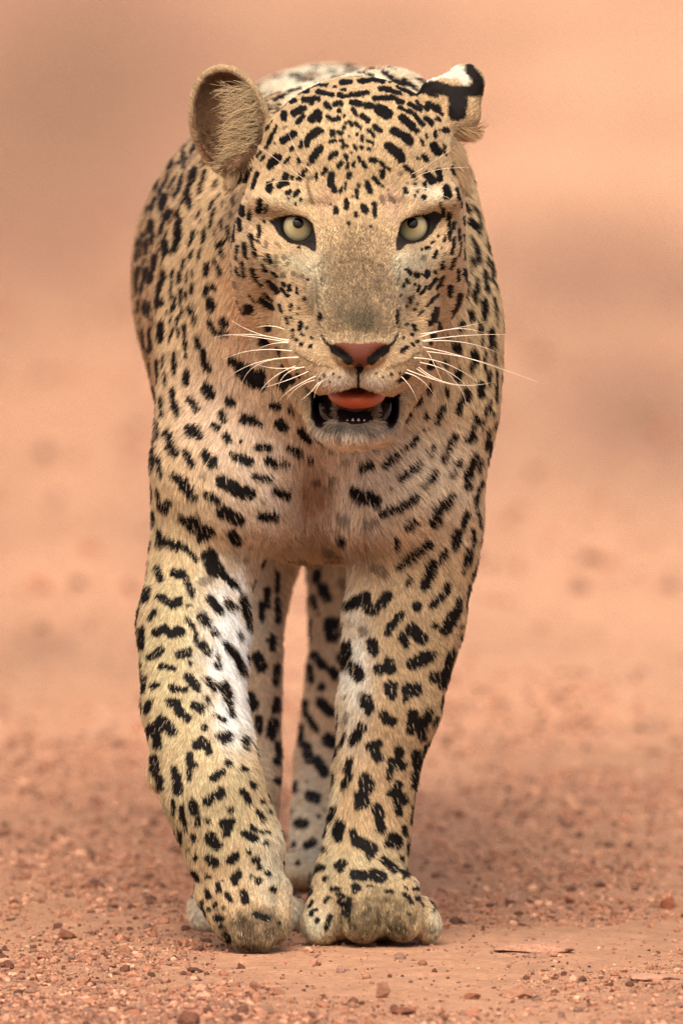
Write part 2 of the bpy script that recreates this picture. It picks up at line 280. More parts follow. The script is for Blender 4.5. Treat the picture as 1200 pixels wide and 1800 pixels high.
# coat markings and one painted toe crease, each a short stroke x1 y1 x2 y2 r (or a dot x y r), 's' = faint; one block per part of the coat
SPOTS = [
(400,100,6,'860 285 1040 295 16;640 360 780 320 14;720 370 840 360 22;960 365 1090 395 28;490 450 590 400 20;610 440 700 465 28;800 450 950 440 28;880 490 890 470 22;505 590 530 560 26;595 590 590 650 30;700 590 800 540 36;740 700 795 620 24;880 660 900 620 36;950 580 965 650 34;1035 500 1065 530 28;1060 630 1080 650 25;1110 660 1165 650 28;515 730 490 800 16;470 820 410 950 20;425 720 430 750 16;590 880 700 810 36;590 755 620 735 12s;870 830 960 780 44;850 850 830 920 30;780 900 770 940 22;900 1060 970 960 38;890 1100 880 1080 28;850 1130 14;1105 790 1110 810 28;1170 790 1190 800 26;1080 890 1140 880 16;1190 880 20;1080 1060 1135 1020 28;310 1055 345 1000 16;355 1090 385 1050 16;440 1150 500 1060 38;540 1050 520 1100 32;610 1110 655 1070 18;670 980 680 960 18;740 1075 745 1110 18;490 910 12;240 1190 255 1170 14;1170 1150 1190 1130 26;1020 1180 16;820 1190 16;500 510 550 505 8;660 190 760 180 18;480 210 520 200 8;860 160 930 150 10;1080 150 1140 150 12;1070 190 1200 200 20;820 250 900 245 15;1180 570 26;1130 310 20;1170 400 1190 395 24;1130 490 1190 480 26'),
(600,100,6,'50 95 190 80 18;220 75 320 100 28;40 155 190 140 10;260 180 340 200 14;440 150 560 240 26;580 240 660 300 22;660 240 780 330 28;180 250 290 250 22;320 235 440 255 22;0 265 90 265 28;460 235 520 260 14;590 310 680 360 14;690 365 790 400 20;400 330 500 335 22;480 350 620 380 22;0 345 40 345 14;0 415 60 415 18;100 395 270 375 24;350 435 560 430 28;580 450 640 475 24;120 480 190 495 34;250 510 310 515 32;400 550 480 600 58;720 500 820 550 28;790 470 910 560 14;920 500 1010 550 40;1020 560 1060 600 22;620 530 740 590 22;760 600 860 710 22;640 640 740 720 40;740 740 790 780 30;890 640 950 700 28;1000 650 1040 665 18;220 620 270 660 34;120 560 150 600 26;550 780 700 860 44;680 840 720 890 46;350 730 400 770 26;290 770 340 830 20;980 790 990 840 18;1030 780 16;1080 770 1110 775 28;890 820 900 850 12;840 870 865 920 16;500 940 600 1020 48;600 1000 630 1080 44;970 930 1010 1000 42;1070 920 1095 960 10;1070 985 1100 1030 18;280 890 330 910 18;340 920 10;800 1060 820 1080 14;860 1040 900 1090 20;310 1080 360 1090 26;420 1110 450 1150 24;480 1160 510 1190 20;660 1150 700 1190 16;0 500 16;30 620 18;50 690 18;20 740 20;100 690 110 720 20;150 690 200 760 18;160 820 22;75 830 14;220 840 225 880 20;10 880 20 920 18;10 950 22;60 940 16;140 930 150 970 18;210 950 22;110 1000 12;290 970 22;45 1030 50 1060 20;180 1060 190 1090 16;70 1120 60 1170 20;135 1110 130 1150 14;0 1130 16;230 1100 240 1150 18;260 1160 20;900 385 1000 410 12'),
(400,250,6,'1175 240 1190 220 28;250 270 220 340 16;210 340 170 460 24;145 370 115 430 12;315 330 260 480 20;435 500 440 440 34;480 390 14;620 340 600 380 30;540 460 590 420 30;680 370 22;620 430 26;800 310 830 295 18;750 380 790 345 24;940 330 930 400 14;850 380 900 360 22s;840 430 850 500 16s;860 530 890 640 18s;1040 280 1000 340 16;1095 330 1085 440 36;1120 470 1125 510 26;1190 510 1195 490 22;630 540 650 520 22;650 590 12;700 560 740 510 22;770 600 16;715 650 12;60 560 60 650 14;130 660 145 760 22;120 820 125 930 24;205 600 10s;335 620 335 730 32;410 670 400 740 14;235 720 225 810 16;35 720 30 770 8;385 830 16;60 870 60 1040 14;330 890 325 1040 18;400 1060 400 1100 20s;240 980 255 1030 24;1135 740 1140 690 26;1080 650 12;500 1060 560 1110 14s;750 1105 16;10 900 15 1030 10'),
(600,250,6,'80 360 90 340 28;430 310 430 360 26;340 370 380 420 24;400 440 440 470 14;265 420 300 520 28;40 430 45 490 14;5 480 14;180 440 190 470 16;155 500 170 590 18;115 570 12;50 620 50 690 26;225 670 255 720 32;150 740 160 770 20;350 650 355 770 22;80 850 16;310 880 14;420 580 440 630 22s;500 560 560 630 14s;490 500 10s;680 260 720 290 16;740 300 780 370 22;620 340 640 310 16s;690 430 14s;670 500 680 530 26;650 570 12s;590 680 12s;900 340 960 400 44;880 440 26;1030 300 1040 390 32;1170 290 1190 340 16;780 440 14;800 520 16;770 565 16;870 580 22;890 490 12;1110 480 1120 560 40;1040 640 1045 680 12;1075 710 1075 770 22;1135 760 1140 880 18;1190 850 1180 900 16;1150 920 1140 1030 16;970 1050 20;1025 990 14;1090 980 1085 1060 8;890 1120 930 1100 14;850 1130 10;1000 1170 18;1190 1060 1160 1170 16'),
(700,280,6,'570 90 590 160 14;660 200 740 340 20;700 350 720 400 12;610 310 640 430 14;660 460 670 510 12;590 490 10;710 470 760 560 22;790 490 850 600 14;860 620 880 700 10;695 610 700 690 10;770 660 840 720 40;850 760 850 800 18;645 740 640 850 14;595 830 560 990 14;700 800 705 860 14;770 810 830 930 14;830 930 860 1080 24;705 950 710 1050 14;770 1000 770 1200 8;800 1050 815 1120 16;930 830 960 980 8;940 1030 950 1110 14;990 1050 995 1180 8;600 1050 550 1160 14;470 1090 450 1150 16;460 940 10;400 970 385 1040 16;485 1000 12;660 880 640 1030 6;630 1170 14;695 1170 700 1200 16;910 1180 12'),
(400,420,6,'100 80 95 210 14;175 50 195 190 20;250 20 295 180 20;155 260 170 390 16;90 300 115 390 8;260 330 280 400 24;300 420 345 490 18;375 280 395 330 20;380 190 395 230 10;430 180 450 250 24;510 190 510 280 22s;590 190 24s;630 260 18s;460 350 510 400 12;580 390 30s;690 360 24s;780 395 16s;430 450 520 560 26;580 480 600 490 22;650 490 655 540 18;560 530 630 600 18;725 510 730 560 12;380 580 460 660 14;350 640 400 690 28;400 690 470 730 28;230 590 300 670 10;215 745 225 745 56;540 700 570 770 14;665 700 670 750 14;810 630 20;750 730 16;735 790 12;620 830 640 890 16;670 830 14;770 890 760 950 26;830 935 18;790 1005 18;720 1070 20;775 1110 22;880 1050 14;870 1135 22;685 950 685 1040 10;975 790 975 840 16;845 430 14;60 480 34s'),
(600,420,6,'710 330 730 370 18;680 320 12;790 370 800 390 26;910 350 900 390 26;980 350 20;850 370 14;1070 250 1060 310 18;690 430 710 460 16;655 470 655 500 14;815 490 810 550 14;770 480 14;990 430 930 510 20;890 510 840 580 16;1080 400 1010 530 12;1070 490 10;1020 590 900 700 14;720 620 730 660 12;620 600 10;760 600 10;690 710 14;770 745 14;800 680 10;850 750 820 800 10;585 760 585 880 12;690 900 20;770 920 775 950 22;745 1000 18;655 1040 14;750 1100 755 1120 18;800 1075 16;690 1140 650 1180 16;970 1030 40;870 200 26s;1100 150 14s'),
(700,470,6,'630 40 630 130 16;700 30 740 160 20;740 160 725 330 16;770 20 770 60 8;830 120 840 240 22;910 60 950 260 22;990 20 990 130 16;800 260 820 360 24;650 290 620 420 22;610 430 580 570 24;900 360 920 470 34;910 480 915 560 22;1020 330 1025 480 16;1040 500 1045 600 8;770 480 780 560 32;540 210 550 290 26;410 450 370 560 36;340 590 26;420 600 430 640 36;650 610 690 600 26;650 660 24;855 600 850 690 16;890 610 885 810 10;990 670 980 840 32;1035 800 1040 900 12;360 720 30;520 740 24;340 800 24;610 820 630 870 46;740 770 16;800 900 820 980 42;790 1020 780 1090 28;920 890 905 1080 14;1020 940 1020 1020 14;320 1000 340 1040 46;500 1010 500 1040 26;640 1100 630 1180 40;960 1100 960 1200 22;1030 1080 1040 1200 10;460 950 10'),
(700,660,6,'310 110 330 180 34;340 200 20;230 270 190 320 30;130 400 80 480 22;285 430 300 450 26;515 150 520 200 26;470 350 440 420 36;430 450 410 500 30;730 170 720 250 44;660 290 640 380 38;640 420 14;870 90 870 220 38;960 0 960 110 22;1035 50 1035 260 14;970 280 965 390 18;930 320 890 600 10;1015 380 1010 430 10;820 450 840 500 36;780 560 790 620 36;730 690 800 680 32;1040 480 1030 560 8;960 610 940 780 26;990 720 970 870 14;270 580 310 570 12;190 660 150 740 32;100 760 60 790 24;380 750 340 850 20;600 650 540 780 36;510 840 490 900 30;660 910 640 950 28;590 1030 560 1080 26;880 900 860 1000 22;850 1040 12;820 860 780 970 32;750 1000 740 1090 46;740 1170 40;230 930 140 1020 34;90 1040 40 1090 40;400 1030 350 1100 34;310 1130 260 1180 22;890 1130 870 1190 18'),
(225,220,6,'460 370 420 450 24;590 290 540 400 16;600 190 560 280 12;700 200 660 280 20;650 340 12;605 350 570 450 14;420 530 370 640 16;350 660 320 730 16;490 560 420 660 14;310 580 280 670 18;570 520 540 660 18;530 680 480 740 18;690 450 690 540 36;650 550 630 680 20;620 720 650 850 28;650 880 26;800 480 790 580 20;760 620 750 720 20;290 770 240 870 22;380 750 350 870 38;440 900 390 990 28;370 1030 345 1130 18;520 930 530 1190 34;240 1030 230 1100 36;260 1150 24;205 850 190 920 8;930 590 900 650 16;940 620 14;960 730 12;1000 800 995 860 8;910 780 850 890 12;920 880 890 930 14;880 960 865 1080 16;750 910 730 980 12;770 1000 14;680 960 20s;980 1000 990 1100 12;910 1090 905 1150 12;690 1120 670 1180 16;740 1130 20s;800 1100 795 1180 16;1050 880 6;1085 920 6;1045 1060 1050 1150 14;780 390 14;830 500 8'),
(225,410,6,'100 60 80 280 10;140 0 120 260 10;190 80 180 210 20;260 0 250 110 20;275 240 270 370 30;250 440 230 500 34;205 370 215 460 20;390 100 390 200 40;520 0 500 120 36;470 190 500 160 34;105 370 95 450 24;90 480 80 640 14;165 390 165 500 18;150 520 135 620 16;380 400 350 520 28;330 560 310 700 26;300 750 350 720 42;480 390 460 450 20;590 280 580 360 16;550 290 10;675 190 650 280 14;690 20 640 120 14;790 20 790 90 14;760 180 740 260 18;990 80 1000 110 18;950 110 965 170 24;970 200 1000 240 24;830 330 825 450 26;900 290 960 380 20;960 400 970 430 24;680 390 675 450 14;625 400 615 520 10;540 420 535 510 18;460 500 445 690 12;670 540 675 620 18;555 590 550 740 14;610 610 610 700 16;820 570 820 640 30;890 570 920 610 28;870 720 870 800 46;490 660 490 800 12;460 760 455 830 14;105 720 100 830 16;170 720 180 830 20;220 730 210 870 16;570 780 570 860 12;650 790 680 860 28;690 880 690 950 18;450 890 445 950 12;520 880 515 960 12;345 950 340 1120 38;860 930 870 970 34;1000 930 1010 960 46;920 1040 1030 1070 36;150 1010 160 1180 20;230 1000 230 1180 16;480 1000 440 1120 12;525 1000 520 1090 12;580 980 595 1090 18;600 1150 600 1200 16;720 1110 730 1180 32;1120 550 30s;410 820 405 870 8'),
(225,600,6,'240 30 220 110 16;150 0 190 60 20;295 210 290 400 30;490 120 485 340 20;600 0 605 160 18;730 0 735 50 36;790 100 800 180 30;800 230 840 290 36;880 300 18;380 130 360 280 10;385 340 385 460 16;610 340 610 440 40;255 480 290 600 18;220 230 240 330 8;340 600 350 780 22;460 530 470 620 34;480 650 510 770 34;830 500 860 570 58;650 620 720 720 36;1060 640 1100 660 42;980 770 1010 830 38;900 890 930 920 38;630 910 650 980 36;690 930 740 990 50;1030 1000 1060 1050 40;300 850 310 1010 12;270 960 235 1100 8;265 1130 260 1190 14;1190 820 20'),
(380,560,6,'150 450 230 490 44;290 560 420 660 86;460 720 500 720 40;470 600 60;540 110 36;490 250 520 240 46;640 330 650 380 30;720 510 40;740 620 700 700 60;800 660 30;850 620 36;600 920 640 930 42;770 950 780 990 18;810 1010 14;300 1060 360 1080 52;420 1100 460 1120 36;660 1110 720 1160 52'),
(240,740,4,'145 20 145 120 8;115 80 95 190 6;210 90 235 160 28;240 190 260 230 34;340 220 370 270 22;390 310 26;480 230 510 280 32;540 280 540 310 30;105 200 100 340 16;140 260 170 390 18;670 240 720 260 26;740 270 790 290 34;740 150 12;850 190 930 190 28;920 280 980 310 30;1010 300 1060 310 20;260 390 320 420 28;320 440 360 490 36;370 530 400 550 26;470 400 22s;600 430 680 470 46;700 490 790 510 46;830 390 940 420 22;490 520 570 570 26;610 640 720 700 44;980 500 1060 530 30;1080 500 14;95 500 95 570 10;115 640 115 740 14;145 500 155 550 12;170 600 220 580 32;200 630 30;320 700 420 700 30;400 750 500 790 44;460 830 520 790 34;670 800 710 850 34;880 680 970 680 32;890 570 16s;155 780 160 880 24;200 860 280 880 34;330 880 420 980 18;510 950 560 1050 58;770 985 22s;800 900 14s;140 1050 170 1110 26;620 1100 700 1160 28;460 1130 520 1120 30s;1160 1000 1190 1030 28s'),
(500,720,4,'110 150 170 220 28;40 280 110 320 24;180 365 24;10 385 22;320 310 14;430 375 28s;545 420 610 400 24;640 300 20s;710 395 780 340 28;500 590 560 640 44;600 610 640 650 40;690 740 760 710 30;820 700 930 620 28;580 820 630 800 34s;870 840 920 800 26;790 920 790 980 18;1060 780 1060 790 46;1090 720 1150 650 36;1180 610 30;390 760 420 790 34s;390 920 400 940 30;370 860 20s;230 520 28s;320 560 30s;335 500 24s;870 1060 1010 960 32;800 1120 860 1090 24;130 1080 170 1110 26s;620 1120 700 1150 34s;310 1010 36s;750 560 10'),
(580,820,4,'960 340 930 430 26;900 470 880 560 32;1010 460 1010 560 16;980 600 960 680 28;940 740 16;1040 320 1065 430 10;1055 650 1010 830 14;990 850 980 1000 20;1070 120 1040 200 14;1030 230 1030 280 14;810 610 780 660 26;720 700 700 760 40;680 800 670 840 36;830 840 810 900 24;780 920 720 980 28;610 990 34;910 940 890 1040 26;870 1060 810 1150 40;740 1120 26;540 830 570 800 14;130 980 250 920 42;270 1000 310 1010 36;360 970 400 910 36;500 1040 420 1140 28;400 1170 24;70 820 120 840 24s;240 1170 28s;930 1130 12'),
(230,980,4,'310 110 360 120 34;390 160 430 260 24;115 40 90 150 8;110 240 100 280 34;75 310 16;200 280 260 310 28;290 330 340 310 30;135 430 165 390 22;35 360 30 540 10;75 510 70 630 24;170 530 240 500 28;280 530 350 520 34;140 700 210 650 30;340 680 400 680 30;420 740 18;410 650 20;55 750 45 850 16;210 770 240 760 20;250 775 310 780 16;95 850 80 950 20;150 910 190 890 20;290 910 28;310 930 390 930 20;400 840 460 900 32;470 930 18;270 1020 320 1020 30;330 1070 390 1130 32;130 1020 110 1080 22;450 1040 500 1070 32;400 340 12;400 440 440 500 20;455 530 460 590 14;220 1150 260 1190 40;500 420 540 460 34;520 390 14;560 290 630 380 28;680 320 730 360 32;790 290 820 400 32;830 440 835 500 20;920 320 920 440 18;600 530 30;770 540 775 580 16;500 620 550 670 28;680 620 740 700 32;760 720 800 820 28;620 760 28;620 700 16;890 700 920 770 40;540 870 590 920 26;650 900 690 980 36;700 1000 720 1110 22;530 980 550 1020 18;600 1110 670 1150 16;800 1050 860 1040 44;840 980 36;960 230 960 340 22;1030 120 1030 240 16;1030 300 1040 450 20;1000 560 1000 640 24;960 580 14;1030 760 1020 880 24;1030 1000 1020 1080 26;900 1130 900 1190 26'),
(520,1000,3.75,'170 120 200 190 34;310 110 36s;105 190 120 250 22;150 300 14;230 360 240 440 48;280 340 20;75 420 75 470 20;120 570 180 640 30;240 670 260 700 34;90 650 95 740 22;170 780 30;160 880 230 950 34;55 880 60 950 24;80 980 130 1060 24;30 1040 25 1150 22;210 1130 240 1140 46;60 1180 22;700 450 720 490 28;760 400 830 460 40;440 420 36s;500 490 510 540 36;330 510 320 630 36;350 560 20;380 650 410 710 42;540 660 630 660 34;600 610 26;640 600 14;770 630 870 580 42;900 560 24;1030 550 1000 650 26;910 720 990 700 36;960 770 970 750 28;620 780 630 830 40;650 760 20;740 800 790 800 42;720 860 20;430 820 420 860 20s;310 850 10;460 860 480 920 38;440 900 20;580 970 600 1000 36;640 1010 30;770 960 760 1060 34;830 1010 830 1110 32;880 950 870 1000 26;430 1050 370 1140 34;330 970 310 1030 16s;990 830 970 890 8;1100 440 1090 520 10;930 990 910 1040 14;320 1090 290 1170 14'),
(240,1220,4,'100 260 180 210 46;200 200 250 270 34;140 300 150 360 34;65 270 65 390 10;120 460 130 540 34;140 560 170 660 26;420 360 460 330 34;480 340 510 400 30;480 240 22;370 430 380 500 26;410 500 20;370 540 370 600 18;265 530 26;280 580 290 680 34;590 300 660 300 28;620 340 20;540 590 600 550 28;650 490 28;740 525 770 530 16;500 760 560 710 32;590 680 600 700 28;750 690 790 750 24;800 780 12;820 630 830 650 24;400 770 410 830 32;430 860 430 920 18;325 790 325 880 18;340 900 345 970 14;255 760 260 850 14;660 820 20;500 895 24;610 910 670 900 26;640 940 630 980 32;870 840 890 880 20;850 820 12;940 830 16;810 940 850 960 14;860 970 940 970 10;760 980 830 1015 26;300 980 305 1050 16;400 990 405 1040 18;520 1010 560 1060 40;910 1050 20;360 1100 14;410 1150 16;510 1160 550 1190 32;660 1170 690 1140 32;790 1110 18;840 1170 28;770 320 30;780 370 26;860 170 870 260 22;960 200 950 290 36;1000 360 1000 450 26;990 480 30;990 610 24;980 100 30;890 760 16;950 760 10'),
(490,1260,4,'190 210 210 300 36;270 310 320 390 38;105 480 110 510 28;220 560 260 570 42;140 750 170 750 38;105 900 22;200 900 240 880 34;135 1030 20;200 450 12s;90 370 8;90 660 10;640 210 700 190 32;680 260 700 290 36;500 310 480 380 26;490 410 450 500 24;840 240 850 260 32;800 320 860 340 40;780 380 770 430 24;1040 210 1030 260 18;970 270 980 330 36;970 370 960 480 28;380 400 370 480 12;610 440 610 520 46;570 560 600 600 46;560 630 30;650 480 26;840 490 820 560 36;870 570 880 590 32;830 620 840 680 26;780 540 22;690 650 710 690 38;710 740 720 790 34;380 640 350 730 24;430 760 410 820 40;420 860 26;520 820 540 900 28;560 880 660 930 36;620 900 640 970 28;800 840 830 860 34;770 890 840 900 30;885 780 890 830 18;915 900 915 970 12;310 835 18;310 935 24;410 1040 450 1030 28;430 1070 22;265 1070 300 1060 24;740 1010 810 1070 30;870 1000 20;330 1140 22;530 1110 590 1120 38;670 1110 720 1130 42;910 1070 920 1120 12;880 1130 14;215 1120 8;280 700 16;320 660 8;940 640 8'),
(300,1420,4.615,'720 485 26;200 410 16;180 530 200 560 26;300 560 22;220 590 14;510 570 550 540 34;520 610 24;790 535 26;700 590 720 595 26;650 560 14;385 620 395 670 22;170 640 175 670 14;290 680 305 730 20;450 700 490 750 20;590 690 610 760 30;820 660 840 660 24;360 780 360 810 18;430 810 16;250 770 20;315 830 18;370 890 400 910 28;500 930 26s;580 920 26s;690 870 790 900 26;880 940 16;440 1030 470 1080 22;570 1040 30s;800 1020 40s;570 1140 680 1150 30s;420 590 10;560 860 20s;410 960 18'),  # one dark stroke here paints the shade in the toe-curl crease
(500,1440,4.138,'340 505 390 505 14;500 490 530 500 24;510 530 16;390 540 430 560 20;400 600 430 620 22;470 580 470 620 14;610 490 650 480 8;740 525 790 525 12;870 540 930 610 14;870 490 890 510 8;935 510 980 510 12;970 580 20;1085 660 10;180 640 200 600 12;190 690 225 660 14;235 735 20;330 710 300 790 18;290 600 320 570 12;185 400 180 460 8;910 695 10;580 690 620 660 20s;490 780 26s;850 790 50s;760 800 24s;820 720 24s;1060 800 36s'),
(480,570,4,'286 480 292 650 24;864 480 858 650 22;250 450 275 520 20s;150 200 200 235 5s;210 240 300 290 5s;310 290 410 305 5s;360 360 8;420 355 8;465 370 8;330 385 7;400 410 7;790 310 860 300 5s;880 290 980 240 5s;980 225 1030 200 5s;720 345 7;770 375 7;830 350 8;890 350 8;900 190 940 165 12;880 400 940 370 16;450 770 460 830 14s;690 790 22s;350 740 400 750 16s'),
]
# ================================================================ the leopard: one continuous skin grown from smooth-blended volumes
PR = []                                   # (op, function, k, bound centre, bound radius)
def add(fn, k, c, r, op='+'): PR.append((op, fn, k, np.asarray(c, float), r))
def rc(a, ra, b, rb, k=.02, op='+'):
    """tapered limb segment"""
    a, b = np.asarray(a, float), np.asarray(b, float); ba = b - a; bb = ba @ ba
    def f(p):
        pa = p - a; h = np.clip(pa @ ba / bb, 0, 1)
        return np.sqrt(((pa - h[:, None] * ba) ** 2).sum(1)) - (ra + (rb - ra) * h)
    add(f, k, (a + b) / 2, math.sqrt(bb) / 2 + max(ra, rb), op)
def rotm(rx=0, ry=0, rz=0):
    cx, sx, cy, sy, cz, sz = cos(rx), sin(rx), cos(ry), sin(ry), cos(rz), sin(rz)
    return (np.array([[cz, -sz, 0], [sz, cz, 0], [0, 0, 1]]) @ np.array([[cy, 0, sy], [0, 1, 0], [-sy, 0, cy]]) @ np.array([[1, 0, 0], [0, cx, -sx], [0, sx, cx]]))
def ellf(c, r, M=None):
    c, r = np.asarray(c, float), np.asarray(r, float)
    def f(p):
        q = p - c
        if M is not None: q = q @ M
        q1 = q / r; k0 = np.sqrt((q1 * q1).sum(1)); q2 = q1 / r; k1 = np.sqrt((q2 * q2).sum(1))
        return np.where(k0 > 1e-6, k0 * (k0 - 1) / np.maximum(k1, 1e-9), -r.min())
    return f
def el(c, r, k=.02, op='+', rx=0, ry=0, rz=0):
    add(ellf(c, r, rotm(rx, ry, rz) if (rx or ry or rz) else None), k, c, max(r), op)
deg = radians

# ---- trunk
P = at
el(P(560, 560, .34), (.150, .40, .200), .03)                       # ribcage
el(P(533, 480, .62), (.150, .34, .158), .06)                       # belly and flank
el(P(552, 440, 1.0), (.128, .24, .165), .06)                       # rump
rc(P(655, 222, .34), R(86), P(610, 222, 1.0), R(88), .04)          # spine and withers
el(P(566, 800, .15), (R(236), .13, R(182)), .05)                   # breast
el(P(412, 850, .035), (R(105), .06, R(120)), .04)                  # breast muscles with a hollow between
el(P(690, 870, .035), (R(105), .06, R(120)), .04)
el(P(556, 890, -.02), (R(26), .030, R(80)), .03, '-')
rc(P(600, 480, .10), R(195), P(620, 350, -.02), R(150), .05)       # neck
el(P(625, 640, .08), (R(215), .10, R(190)), .05)                   # throat
# shoulder blades and upper arms, limbs as chains of tapered segments
def limb(k, *pts):
    segs = []
    for (p0, r0), (p1, r1) in zip(pts[:-1], pts[1:]):
        p0, p1 = np.asarray(p0, float), np.asarray(p1, float); segs.append((p0, p1 - p0, r0, r1))
    def f(p):
        out = None
        for a, ba, ra, rb in segs:
            pa = p - a; h = np.clip(pa @ ba / (ba @ ba), 0, 1); hs = h * h * (3 - 2 * h)
            d = np.sqrt(((pa - h[:, None] * ba) ** 2).sum(1)) - (ra + (rb - ra) * hs)
            if out is None: out = d
            else:
                hh = np.maximum(.004 - np.abs(out - d), 0) / .004; out = np.minimum(out, d) - hh * hh * .001
        return out
    q = np.array([p for p, _ in pts]); c = q.mean(0)
    add(f, k, c, np.linalg.norm(q - c, axis=1).max() + max(r for _, r in pts))
limb(.04, (P(440, 330, .20), R(70)), (P(372, 620, .12), R(80)), (P(358, 820, .06), R(86)), (P(364, 950, .07), R(76)))
limb(.04, (P(745, 330, .20), R(84)), (P(778, 560, .10), R(92)), (P(778, 720, .07), R(88)), (P(746, 950, .06), R(76)))
el(P(600, 246, .24), (R(175), .12, R(92)), .035)                    # muscle over the withers
el(P(680, 190, .22), (R(85), .09, R(70)), .03)
# ---- raised fore leg (left of the picture)
limb(.035, (P(362, 930, .08), R(74)), (P(340, 1095, .03), R(98)), (P(340, 1240, -.01), R(90)), (P(374, 1390, -.055), R(89)),
     (P(412, 1490, -.055), R(86)), (P(426, 1552, -.062), R(74)))
el(P(285, 1350, -.03), (R(25), .016, R(44)), .006, ry=deg(10))     # wrist pad at the side
for tx, bx, y1, dy in ((376, 404, 1632, .012), (406, 430, 1645, -.006), (446, 460, 1646, -.006), (478, 484, 1632, .012)):
    rc(P(tx, 1568, -.074 + dy), R(35), P(bx, y1, -.094 + dy), R(26), .0045)
el(P(432, 1612, -.066), (R(50), .022, R(40)), .012)
rc(P(425, 1592, -.108), R(8), P(496, 1616, -.100), R(10), .005, '-')
for gx_, gx2 in ((402, 430), (438, 452), (472, 472)): rc(P(gx_, 1612, -.112), R(7), P(gx2, 1668, -.118), R(9), .004, '-')
# ---- planted fore leg
limb(.035, (P(746, 930, .08), R(86)), (P(711, 1080, .05), R(106)), (P(685, 1235, .028), R(90)), (P(662, 1350, .02), R(73)),
     (P(645, 1470, .012), R(73)), (P(632, 1555, .0), R(81)))
el(P(645, 1617, .004), (R(110), .056, R(39)), .015)                # paw
for kx, ky, tx, ty, dy, r0, r1 in ((583, 1575, 564, 1624, -.002, 38, 35), (632, 1566, 638, 1620, -.024, 38, 36), (698, 1566, 706, 1618, -.020, 38, 35), (738, 1603, 748, 1628, .000, 28, 27)):
    rc(P(kx, ky, -.008 + dy), R(r0), P(tx, ty, -.028 + dy), R(r1 + 1), .008)
for gx_, gy0, gy1 in ((607, 1592, 1654), (672, 1590, 1654), (731, 1600, 1652)): rc(P(gx_, gy0, -.052), R(5), P(gx_, gy1, -.070), R(11), .004, '-')
# ---- hind leg behind the raised paw
limb(.05, (P(455, 700, .86), R(140)), (P(445, 960, .46), R(80)), (P(456, 1150, .38), R(42)), (P(462, 1330, .37), R(35)), (P(440, 1540, .20), R(40)))
el(P(432, 1605, .145), (R(98), .055, R(38)), .02)
for tx in (362, 408, 456, 502): rc(P(tx, 1598, .12), R(32), P(tx, 1614, .095 + .012 * (tx in (362, 502))), R(27), .008)
# ---- far hind leg
limb(.05, (P(640, 700, 1.0), R(130)), (P(612, 1000, .78), R(74)), (P(582, 1180, .74), R(46)), (P(558, 1330, .72), R(42)), (P(550, 1480, .56), R(42)))
el(P(548, 1528, .50), (R(82), .055, R(36)), .02)
# ---- tail
limb(.04, (P(560, 330, 1.20), R(52)), (P(560, 700, 1.36), R(38)), (P(568, 1000, 1.41), R(30)), (P(575, 1110, 1.44), R(20)))
# ---- head
el(P(628, 318, -.045), (R(182), .115, R(182)), .03)                # skull
el(P(628, 300, -.115), (R(118), .052, R(112)), .03)                # forehead
el(P(490, 438, -.085), (R(80), .068, R(108)), .03)                 # cheeks
el(P(742, 436, -.085), (R(68), .068, R(104)), .03)
rc(P(488, 520, -.07), R(58), P(556, 625, -.13), R(44), .03)        # jaw muscles
rc(P(758, 510, -.07), R(50), P(692, 625, -.13), R(42), .03)
rc(P(604, 400, -.160), R(44), P(602, 556, -.258), R(46), .03)      # bridge of the nose, flat on top
rc(P(656, 400, -.160), R(44), P(662, 556, -.258), R(46), .02)
el(P(630, 490, -.115), (R(105), .075, R(125)), .03)                # bone under the bridge
el(P(632, 580, -.260), (R(66), .030, R(38)), .014)
el(P(556, 500, -.178), (R(42), .050, R(85)), .025)                 # sides of the muzzle up to the eyes
el(P(704, 498, -.178), (R(40), .050, R(85)), .025)
el(P(572, 625, -.238), (R(60), .047, R(56)), .014, ry=deg(-18))    # whisker pads
el(P(688, 625, -.238), (R(57), .047, R(56)), .014, ry=deg(18))
el(P(588, 661, -.256), (R(44), .030, R(38)), .010)
el(P(668, 661, -.256), (R(43), .030, R(38)), .010)
el(P(520, 580, -.17), (R(34), .05, R(70)), .025)
el(P(732, 575, -.17), (R(30), .05, R(70)), .025)
el(P(505, 356, -.138), (R(58), .024, R(15)), .028, ry=deg(4))      # brows
el(P(747, 353, -.138), (R(52), .024, R(15)), .028, ry=deg(-4))
el(P(500, 455, -.142), (R(60), .026, R(30)), .02, ry=deg(25))      # below the eyes
el(P(748, 455, -.142), (R(52), .026, R(30)), .02, ry=deg(-25))
el(P(622, 756, -.190), (R(66), .046, R(30)), .018)                 # chin
rc(P(575, 742, -.17), R(26), P(520, 640, -.07), R(40), .02)        # lower jaw
rc(P(672, 742, -.17), R(26), P(726, 636, -.07), R(40), .02)
# mouth
MOUTH = []
for c_, r_ in ((P(623, 708, -.235), (R(66), .066, R(33))), (P(566, 712, -.19), (R(18), .05, R(36))), (P(684, 712, -.19), (R(16), .05, R(36)))):
    MOUTH.append(ellf(c_, r_)); add(MOUTH[-1], .005, c_, max(r_), '-')
el(P(629, 664, -.290), (R(4.5), .012, R(24)), .006, '-')           # groove of the lip
# nose pad
el(P(632, 618, -.286), (R(44), .016, R(26)), .006)
el(P(632, 604, -.284), (R(58), .016, R(12)), .006)
el(P(601, 625, -.304), (R(15), .014, R(7.5)), .004, '-', ry=deg(38))
el(P(664, 625, -.304), (R(15), .014, R(7.5)), .004, '-', ry=deg(-38))
el(P(573, 604, -.298), (R(4), .012, R(16)), .004, '-', ry=deg(-28))
el(P(691, 604, -.298), (R(4), .012, R(16)), .004, '-', ry=deg(28))
